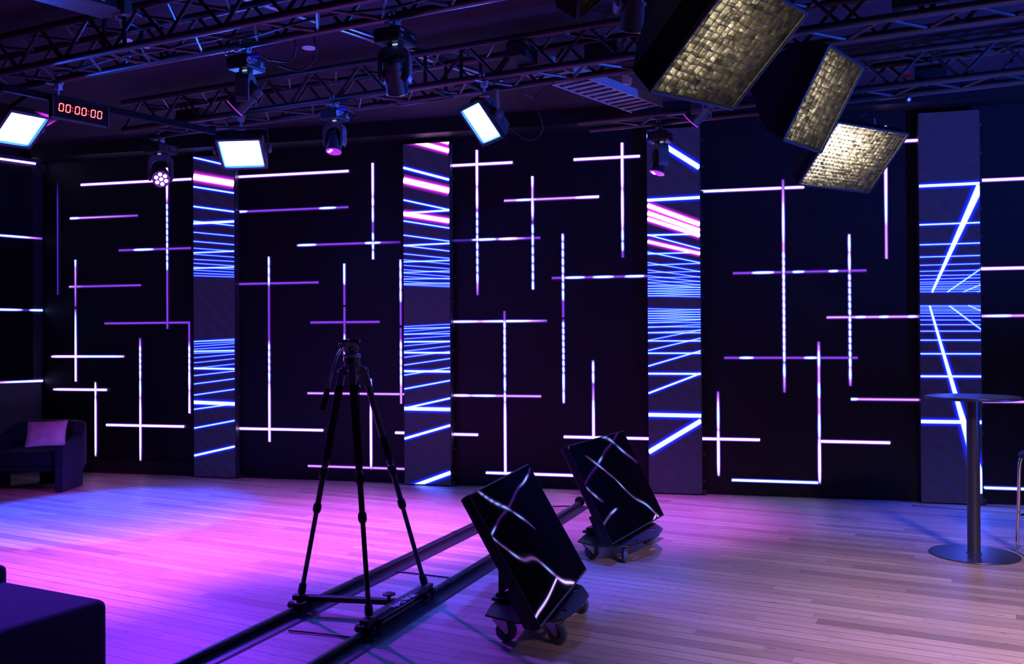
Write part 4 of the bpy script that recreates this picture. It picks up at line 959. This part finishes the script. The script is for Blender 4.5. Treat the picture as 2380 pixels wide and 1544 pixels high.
# ------------------------------------------------------------------ tripod
dep = ((wl+wf+wr)/3-CAM).dot(Fv)
ap = at_depth(818, 862, dep)                       # hub centre
tp = empty('camera_tripod', Tr((ap.x,ap.y,0)), 'black three-legged tripod with grey pan head, standing on the dolly', 'tripod')
tops = [at_depth(796, 862, dep-.0), at_depth(819, 860, dep-.10), at_depth(846, 862, dep+.02)]
feet = [wl+V((0,0,.02)), wf+V((0,0,.02)), wr+V((0,0,.02))]
for i, (a, b) in enumerate(zip(tops, feet)):
    L = (b-a); n_ = L.normalized()
    def P(t): return a+L*t
    leg = MB().tube(P(.05), P(.425), .0185, 14).build('leg', 'tripod_black', tp, True, smooth=True)
    m = MB()
    if i == 2: m.tube(P(.30), P(.40), .0215, 14)
    else: m.tube(P(.065), P(.395), .0225, 14)
    m.build('foam_sleeve', 'foam_black', leg, True, smooth=True)
    k = MB(); k.bar(P(-.01), P(.065), .04, .036, Rv); k.build('leg_yoke', 'fixture_grey', leg, True, bevel=.005)
    MB().tube(a-Rv*.026, a+Rv*.026, .009, 12).build('hinge_bolt', 'steel', leg, True, smooth=True)
    MB().tube(P(.40), P(.435), .0155, 14).build('metal_ring', 'steel', leg, True, smooth=True)
    for t0, t1, r in ((.43,.478,.0225),(.590,.633,.0205)):
        c = MB(); c.lathe([(r*.8,0),(r,.008),(r,(t1-t0)*L.length-.01),(r*.82,(t1-t0)*L.length)], P(t0), n_, 16)
        for q in range(12):
            b_ = 2*PI*q/12; x = n_.cross(Rv).normalized(); y = n_.cross(x); dr = x*math.cos(b_)+y*math.sin(b_)
            c.tube(P(t0)+n_*.012+dr*r, P(t1)-n_*.012+dr*r, .0022, 5)
        c.build('twist_lock', 'rubber', leg, True, smooth=True)
    MB().tube(P(.47), P(.60), .0155, 14).build('leg_section', 'tripod_black', leg, True, smooth=True)
    MB().tube(P(.625), P(.985), .0130, 14).build('leg_section', 'tripod_black', leg, True, smooth=True)
    MB().lathe([(.014,-.06),(.020,-.05),(.022,-.012),(.018,.0)], b, n_, 16).build('rubber_foot', 'rubber', leg, True, smooth=True)
hub = at_depth(819, 850, dep)
h = MB(); h.lathe([(.034,-.035),(.045,-.03),(.045,.012),(.034,.02)], hub, (0,0,1), 24)
for t in tops: h.bar(V((hub.x,hub.y,t.z)), t, .045, .05)
h.build('hub', 'fixture_grey', tp, True, bevel=.004)
bz = at_depth(818, 834, dep)
MB().lathe([(.020,-.03),(.040,-.026),(.044,-.012),(.044,.010),(.030,.014)], bz+V((0,0,-.004)), (0,0,1), 28).build('bowl_collar', 'tripod_black', tp, True, smooth=True)
ph_ = MB(); ph_.lathe([(.044,0),(.047,.003),(.047,.018),(.044,.021)], bz+V((0,0,.006)), (0,0,1), 32); ph_.build('pan_base', 'head_grey', tp, True, smooth=True)
hc = at_depth(816, 812, dep)
hd = MB(); hax = (Rv*.28-Fv*.96).normalized(); hd.lathe([(.030,-.034),(.037,-.030),(.039,-.02),(.039,.022),(.036,.027),(.018,.028)], hc, hax, 32)
hd.bar(hc-V((0,0,.03)), hc-V((0,0,.052)), .03, .05)
ho = hd.build('fluid_head', 'head_grey', tp, True, smooth=True)
MB().lathe([(.0165,.0),(.0165,.003)], hc+hax*.0275, hax, 24).build('round_badge', 'clock_case', ho, True)
MB().bar(hc+hax*.031-Rv*.012-Uv*.006, hc+hax*.031+Rv*.011+Uv*.006, .006, .0015, hax).build('badge_print', 'white_print', ho, True)
pt = at_depth(816, 793, dep)
MB().bar(pt-Rv*.050+Fv*.0, pt+Rv*.048, .05, .016, (0,0,1)).build('camera_plate', 'tripod_black', tp, True, bevel=.003)
pin = at_depth(809.5, 793, dep-.04)
pm_ = MB(); pm_.lathe([(.003,-.011),(.003,.002),(.0055,.004),(.0055,.010),(.003,.012)], pin, (0,0,1), 10); pm_.build('brass_pin', 'brass', tp, True, smooth=True)
hj = at_depth(796, 803, dep-.015)
MB().bar(hj-Rv*.016-Uv*.006, hj+Rv*.03+Uv*.004, .04, .034, (0,0,1)).build('handle_joint', 'head_grey', tp, True, bevel=.006)
hp = [at_depth(797,806,dep-.03), at_depth(784,828,dep-.04), at_depth(776,850,dep-.05), at_depth(768,880,dep-.06), at_depth(762,905,dep-.07)]
MB().path(spline(hp), .0075, 10).build('pan_handle', 'steel', tp, True, smooth=True)
g0, g1 = at_depth(762,903,dep-.07), at_depth(748,955,dep-.085); gd = (g1-g0).normalized(); gl = (g1-g0).length
MB().lathe([(.009,0),(.014,.006),(.0155,.03),(.0165,gl-.02),(.014,gl-.004),(.007,gl)], g0, gd, 16).build('handle_grip', 'foam_black', tp, True, smooth=True)
ch = MB(); c0 = at_depth(833,868,dep-.06)
ch.path(spline([c0, at_depth(830,884,dep-.06), at_depth(836,900,dep-.06)]), .004, 6); ch.build('snap_hook', 'chrome', tp, True, smooth=True)
cp = spline([at_depth(834,898,dep-.06), at_depth(836,960,dep-.07), at_depth(838,1030,dep-.09), at_depth(840,1075,dep-.11)])
MB().path(cp, .0028, 6).build('carry_cord', 'cable_black', tp, True, smooth=True)
MB().bar(at_depth(833,885,dep-.06), at_depth(833,902,dep-.06), .012, .014).build('cord_pouch', 'rubber', tp, True, bevel=.004)

# ------------------------------------------------------------------ wheeled monitors
def monitor(C, w, h, u, v, N, label, label2, casters, plate):
    C, u, v, N = V(C), V(u).normalized(), V(v).normalized(), V(N).normalized()
    P2 = plate
    root = empty('wheeled_monitor', Tr((P2['c'].x,P2['c'].y,0)), label, 'monitor', 'low wheeled monitors')
    scr = MB(); scr.rect(C-N*.0015, u, v, w-.012, h-.012, N, .003); so = scr.build('screen_glass', 'lcd_glass', root, True)
    bz = MB()
    for s in (-1,1):
        bz.rect(C+u*s*(w/2-.003)-N*.018, u, v, .007, h, N, .04); bz.rect(C+v*s*(h/2-.003)-N*.018, u, v, w, .007 if s > 0 else .011, N, .04)
    bz.build('bezel', 'bezel_black', root, True, bevel=.002)
    b = MB(); b.rect(C-N*.035, u, v, w-.004, h-.004, N, .035); b.rect(C-N*.062-v*.08, u, v, w*.72, h*.55, N, .03); b.rect(C-N*.05+v*(h/2-.12-h+.24), u, v, w*.98, .20, N, .06)
    b.build('back_shell', 'bezel_black', root, True, bevel=.006)
    # tilting bracket and post
    fl = V((N.x,N.y,0)).normalized(); ud = V((u.x,u.y,0)).normalized()
    pp = P2['post']; top = C-N*.09-v*.02; zt = top.z+.02
    MB().bar(V((pp.x,pp.y,.13)), V((pp.x,pp.y,zt)), P2.get('pw',.07), P2.get('pw',.07), (0,1,0)).build('post', 'plate_black', root, True, bevel=.004)
    MB().bar(V((pp.x,pp.y,zt-.06)), top, .12, .05, (0,0,1)).build('tilt_bracket', 'plate_black', root, True, bevel=.004)
    cl = MB(); cl.rect(V((pp.x,pp.y,.150)), ud, fl, .17, .14, V((0,0,1)), .016); cl.rect(V((pp.x,pp.y,.165)), ud, fl, .11, .11, V((0,0,1)), .02); cl.build('post_flange', 'plate_black', root, True, bevel=.003)
    zp = P2['z']
    # deck plate: octagon-cornered, its front strip tipped down
    pc = P2['c']; a_, b_ = .37, .23
    out_ = [V((*q, 0)) for q in P2['deck']]; holes = []
    for (hx, hy) in P2['slots']: holes.append([V((hx,hy,0))+ud*.042*math.cos(-2*PI*i/16)+fl*.016*math.sin(-2*PI*i/16) for i in range(16)])
    from mathutils.geometry import tessellate_polygon
    loops = [out_]+holes; allv = [q for l in loops for q in l]; tri = tessellate_polygon(loops); nv = len(allv)
    dk = MB(); fs_ = [tuple(t) for t in tri]+[tuple(i+nv for i in reversed(t)) for t in tri]; o_ = 0
    for l in loops:
        n_ = len(l); fs_ += [(o_+i, o_+(i+1) % n_, nv+o_+(i+1) % n_, nv+o_+i) for i in range(n_)]; o_ += n_
    dk.add([q+V((0,0,zp+.004)) for q in allv]+[q+V((0,0,zp-.006)) for q in allv], fs_); dk.build('deck_plate', 'plate_black', root, True)
    bo = MB()
    for (x, y) in ((-a_+.06,-b_*.1),(-a_+.06,b_*.35),(-a_+.13,.0),(a_-.06,b_*.2),(a_-.13,-.05)): bo.lathe([(.011,0),(.011,.007),(.006,.010)], V((pc.x,pc.y,zp+.003))+ud*x+fl*y, (0,0,1), 6)
    bo.build('deck_bolt', 'plate_black', root, True)
    for (cp_, hd_) in casters:
        cp_ = V((cp_[0],cp_[1],0)); hd = V((math.cos(hd_),math.sin(hd_),0)); sd = V((-hd.y,hd.x,0)); wr_ = .053
        wc = cp_ + V((0,0,wr_)); sw = wc - hd*.028 + V((0,0,0)); 
        ca = MB(); ca.lathe([(.030,-.013),(.044,-.013),(wr_,-.008),(wr_,.008),(.044,.013),(.030,.013)], wc, sd, 26)
        wh = ca.build('caster_wheel', 'tyre_grey', root, True, smooth=True)
        MB().lathe([(.010,-.015),(.031,-.012),(.031,.012),(.010,.015)], wc, sd, 20).build('wheel_hub', 'rubber', wh, True, smooth=True)
        fk = MB(); zt_ = zp-.010
        tp_ = V((sw.x,sw.y,zt_))
        for s in (-1,1):
            o_ = sd*s*.019
            fk.prism([(-.040,zt_-.012),(.026,zt_-.012),(.040,wr_+.004),(.034,wr_-.014),(.020,wr_-.014),(.012,wr_)], hd, (0,0,1), V((sw.x,sw.y,0))+o_-sd*.0015, sd*.003)
        fk.box((tp_.x,tp_.y,zt_-.010), (.075,.046,.006), Matrix.Rotation(hd_,3,'Z'))
        fk.lathe([(.024,-.006),(.026,.0),(.020,.006)], tp_, (0,0,1), 16)
        fk.tube(wc-sd*.024, wc+sd*.024, .006, 10)
        fk.build('caster_fork', 'steel', root, True, bevel=.0012)
        MB().rect(V((sw.x,sw.y,zt_+.003)), hd, sd, .075, .06, V((0,0,1)), .004).build('caster_plate', 'chrome', root, True)
    return root
c = V((-1.02,4.70,0))
m1 = monitor((-1.059,4.688,.462), 1.092, .694, (.0341,.9994,-.0004), (-.4983,.0173,.8669), (.8664,-.0294,.4986), 'nearer wheeled monitor leaning back beside the rails, dark glass with wavy violet reflections', '', 
    [((-1.134,4.397),rad(10)),((-.878,4.405),rad(-22)),((-.85,4.93),rad(-40)),((-1.16,4.97),rad(120))],
    {'c':V((-1.02,4.67,0)),'z':.128,'post':V((-1.185,4.65,0)),'pw':.09,'slots':[(-.872,4.905),(-.866,4.50)],'deck':[(-1.235,4.37),(-1.05,4.285),(-.92,4.335),(-.845,4.39),(-.79,4.62),(-.79,4.83),(-.855,5.0),(-.97,5.08),(-1.12,5.08),(-1.24,4.98),(-1.25,4.53)]})
m2 = monitor((-.844,6.474,.471), 1.09, .701, (.2253,.9743,-.0005), (-.4446,.1033,.8897), (.8669,-.2002,.4565), 'further wheeled monitor leaning back at the end of the rails', '',
    [((-.985,6.15),rad(40)),((-.758,6.10),rad(-75)),((-.65,6.64),rad(35)),((-.94,6.74),rad(120))],
    {'c':V((-.82,6.41,0)),'z':.128,'post':V((-.985,6.36,0)),'pw':.055,'slots':[(-.69,6.16),(-.615,6.585)],'deck':[(-1.07,6.085),(-.925,5.965),(-.71,6.05),(-.59,6.275),(-.555,6.40),(-.545,6.62),(-.62,6.80),(-.77,6.87),(-.95,6.82),(-1.03,6.70)]})

# ------------------------------------------------------------------ bar table and stool
tb = empty('bar_table', (1.547,6.838,0), 'tall round black bar table with disc base, in front of the fourth LED column', 'table')
MB().lathe([(.25,0),(.283,.001),(.285,.004),(.283,.008),(.26,.0095),(.06,.011)], (0,0,.0005), (0,0,1), 72).build('base', 'table_black', tb, smooth=True)
MB().lathe([(.055,.010),(.043,.016),(.0415,.02),(.0415,1.068)], (0,0,0), (0,0,1), 40).build('column', 'table_black', tb, smooth=True)
MB().lathe([(.29,1.066),(.300,1.068),(.301,1.072),(.301,1.084),(.299,1.087),(.28,1.088)], (0,0,0), (0,0,1), 80).build('top', 'table_black', tb, smooth=True)
st = empty('bar_stool', (2.085,6.955,0), 'chrome-legged stool with dark padded seat, cut off by the right edge', 'stool')
sq = MB()
prof = [(.17,.645),(.205,.65),(.222,.664),(.222,.68),(.205,.696),(.12,.705),(.02,.707)]
sq.lathe(prof, (0,0,0), (0,0,1), 40); sq.build('seat', 'seat_black', st, smooth=True)
for i, (sx, sy) in enumerate(((-1,-1),(1,-1),(1,1),(-1,1))):
    x, y = .17*sx-.012, .12*sy
    MB().path(spline([(x*.9,y,.65),(x*1.02,y,.60),(x*1.07,y*1.05,.30),(x*1.12,y*1.1,.06),(x*1.05,y*1.15,.012)]), .0125, 12).build('leg', 'chrome', st, smooth=True)
MB().path([(.20*math.cos(2*PI*i/28)-.012,.15*math.sin(2*PI*i/28),.25) for i in range(28)], .0095, 8, True).build('foot_ring', 'chrome', st, smooth=True)

# ------------------------------------------------------------------ armchair and pillow
AX = V((.976,.217,0)); AY = V((-.217,.976,0))
acen = V((-6.78,7.60,0)) + AY*.40 - AX*.13
ac = empty('armchair', basis(acen, AX, AY, (0,0,1)), 'low rounded dark blue armchair in the back left corner, mauve pillow on it', 'armchair')
hw, fr, bk, th = .43, -.40, .34, .105
path = [(hw,fr)]
path += [(hw, fr+.1*i) for i in range(1,5)]
cx_, cy_, rr_ = hw-.34, bk-.34, .34
path += [(cx_+rr_*math.cos(a), cy_+rr_*math.sin(a)) for a in [rad(9*i) for i in range(0,11)]]
path += [(-x, y) for x, y in reversed(path)]
s = MB(); N_ = len(path); secs = []
def shell_h(i):
    t = i/(N_-1); e = min(t, 1-t)*2          # 0 at the front ends, 1 at the back
    zt = .47+.19*min(1, max(0,(e-.12)/.45))
    zb = .0 if e < .28 else (.20 if e > .34 else .0+.20*(e-.28)/.06)
    return zt, zb
for i, (x, y) in enumerate(path):
    a = V(path[max(i-1,0)]); b = V(path[min(i+1,N_-1)]); d = (b-a).normalized(); nn = V((-d.y, d.x))
    zt, zb = shell_h(i); t_ = th; r_ = .035
    if i in (0, N_-1): t_ = th*.75
    sec = []
    for (o_, z) in ((0,zb+.015),(0,zt-r_),(r_*.3,zt-r_*.3),(r_,zt),(t_-r_,zt),(t_-r_*.3,zt-r_*.3),(t_,zt-r_),(t_,zb+.015),(t_-.015,zb),(.015,zb)):
        sec.append((x+nn.x*o_, y+nn.y*o_, z))
    secs.append(sec)
m = len(secs[0]); vs = [p for q in secs for p in q]; fs = []
for j in range(N_-1): fs += [(j*m+i, j*m+(i+1) % m, (j+1)*m+(i+1) % m, (j+1)*m+i) for i in range(m)]
fs += [tuple(range(m-1,-1,-1)), tuple(range((N_-1)*m, N_*m))]
s.add(vs, fs); s.build('wraparound_shell', 'armchair_blue', ac, smooth=True, bevel=.012)
cs_ = MB(); cs_.box((0,-.06,.325), (.60,.62,.14)); o = cs_.build('seat_cushion', 'armchair_blue', ac, bevel=.04, seg=4)
MB().box((0,-.05,.225), (.61,.60,.05)).build('seat_rail', 'armchair_blue', ac, bevel=.01)
MB().box((0,.26,.11), (.28,.12,.22)).build('back_leg', 'armchair_blue', ac, bevel=.02)
# pillow
pc = at_depth(108, 1008, 8.83); pl = MB(); n = 14
PU = (Rv*.99+Uv*.05).normalized(); PV = (Uv*.94+Fv*.32); PV = (PV-PU*PV.dot(PU)).normalized(); PN = PU.cross(PV)
vs = []; fs = []
W_, H_ = .385, .245
for sgn in (1,-1):
    for i in range(n+1):
        for j in range(n+1):
            x, y = i/n*2-1, j/n*2-1
            e = (1-abs(x)**2.6)*(1-abs(y)**2.6); th_ = .055*max(0,e)**.55
            pin_ = 1-.055*(1-x*x)*abs(y)**3-.0; pinx = 1-.05*(1-y*y)*abs(x)**3
            wob = .006*math.sin(9*x+4*y)*math.sin(5*y)
            vs.append(pc + PU*(x*W_/2*pinx) + PV*(y*H_/2*pin_) + PN*sgn*(th_+wob*(1 if e > .15 else 0)))
k = (n+1)*(n+1)
for q in range(2):
    for i in range(n):
        for j in range(n): fs.append((q*k+i*(n+1)+j, q*k+i*(n+1)+j+1, q*k+(i+1)*(n+1)+j+1, q*k+(i+1)*(n+1)+j))
pl.add(vs, fs); po = pl.build('throw_pillow', 'pillow_mauve', None, smooth=True)
bm = bmesh.new(); bm.from_mesh(po.data); bmesh.ops.remove_doubles(bm, verts=bm.verts, dist=.0015); bmesh.ops.recalc_face_normals(bm, faces=bm.faces); bm.to_mesh(po.data); bm.free()
tag(po, 'mauve pink pillow leaning against the back of the armchair', 'pillow')
ed = [pc+PU*(W_/2*x)*(1-.05*(1-y*y)*abs(x)**3)+PV*(H_/2*y)*(1-.055*(1-x*x)*abs(y)**3) for x, y in [(1,-1+i*.25) for i in range(8)]+[(1-i*.25,1) for i in range(8)]+[(-1,1-i*.25) for i in range(8)]+[(-1+i*.25,-1) for i in range(8)]]
MB().path(ed, .004, 6, True).build('piping', 'pillow_mauve', po, smooth=True)

# ------------------------------------------------------------------ sofa in the near left corner
SC = at_z(254, 1392, .42); SA = at_z(12, 1348, .42); SB = at_z(18, 1457, .42)
e1 = (SA-SC).normalized(); e2 = (SB-SC); e2 = (e2-e1*e2.dot(e1)).normalized()
so = empty('sofa', basis(V((SC.x,SC.y,0)), -e1, e2, (0,0,1)) if (-e1).cross(e2).z > 0 else basis(V((SC.x,SC.y,0)), e1, e2, (0,0,1)), 'dark blue fabric sofa corner in the near left foreground', 'sofa')
M_ = WM[so.name]; sx = 1 if (M_.to_3x3() @ V((1,0,0))).dot(e1) > 0 else -1
MB().box((sx*.85,.36,.235), (1.7,.72,.37)).build('seat_block', 'sofa_blue', so, bevel=.035, seg=4)
MB().box((sx*.95,.36,.025), (1.4,.6,.05)).build('plinth', 'fixture_black', so)
MB().box((sx*1.18,.37,.275), (1.02,.76,.43)).build('side_cushion', 'sofa_blue', so, bevel=.03, seg=4)

# ------------------------------------------------------------------ light
def spot(name, loc, target, power, col, size, blend, radius=.05):
    l = bpy.data.lights.new(name, 'SPOT'); l.energy = power; l.color = col; l.spot_size = size; l.spot_blend = blend; l.shadow_soft_size = radius
    o = bpy.data.objects.new(name, l); COL.objects.link(o); o.location = loc
    o.rotation_euler = (V(target)-V(loc)).to_track_quat('-Z', 'Y').to_euler(); return o
MAG = (.47,.085,1.0); VIO = (.24,.008,1.0); BLU = (.02,.05,1.0)
def head_spot(key, target, power, col, size, blend):
    r, p, ax = HEADS[key]; spot('beam_'+key.lower(), p+ax*.03, target, power, col, size, blend, .05)
head_spot('H1', (-4.5,4.95,0), 1700, MAG, rad(62), .95)
head_spot('H3', (-2.9,4.0,0), 1500, VIO, rad(75), .9)
head_spot('H4', (-3.3,6.6,0), 1200, MAG, rad(65), .9)
head_spot('H5', (-.8,7.7,0), 700, MAG, rad(60), .9)
head_spot('H6', (-3.1,6.7,0), 2000, MAG, rad(55), .9)
head_spot('H7', (-1.6,5.75,0), 650, (.03,.075,1.0), rad(50), .9)
# spots with no fixture built: beams from out of frame, and added fills
spot('beam_left_blue', (-5.35,5.5,3.2), (-5.35,6.7,0), 2900, (.025,.06,1.0), rad(43), .3)
spot('beam_left_magenta', (-4.6,5.3,3.25), (-6.8,7.9,.4), 180, (.8,.04,1.0), rad(26), .8)  # added fill, no lamp hangs here; reddens pillow and armchair
spot('beam_left_white', (-6.6,5.3,3.2), (-6.14,6.05,0), 620, (.9,.7,1.0), rad(11), .8)
spot('beam_front_white', (2.6,2.2,3.3), (2.0,4.3,0), 1400, (.80,.55,1.0), rad(74), 1, .25)  # added unseen spot that lifts the right-hand floor
spot('beam_right_blue', (2.75,8.3,3.35), (1.9,7.9,0), 800, BLU, rad(48), .9)  # added spot, boosts the screen column's blue around the table
spot('beam_ceiling_blue', (5.2,5.0,.7), (2.6,6.0,3.7), 2800, (.015,.09,1.0), rad(100), 1)  # added unseen uplight tinting the ceiling blue

wd = bpy.data.worlds.new('world'); sc.world = wd; wd.use_nodes = True
bg = wd.node_tree.nodes['Background']; bg.inputs[0].default_value = (.02,.03,.12,1); bg.inputs[1].default_value = .05

sc.view_settings.view_transform = 'Standard'; sc.view_settings.look = 'None'; sc.view_settings.exposure = 0; sc.view_settings.gamma = 1
sc.view_settings.use_curve_mapping = False
cy = sc.cycles
cy.use_denoising = True; cy.max_bounces = 6; cy.diffuse_bounces = 3; cy.glossy_bounces = 3; cy.transparent_max_bounces = 48
cy.sample_clamp_indirect = 6; cy.caustics_reflective = False; cy.caustics_refractive = False
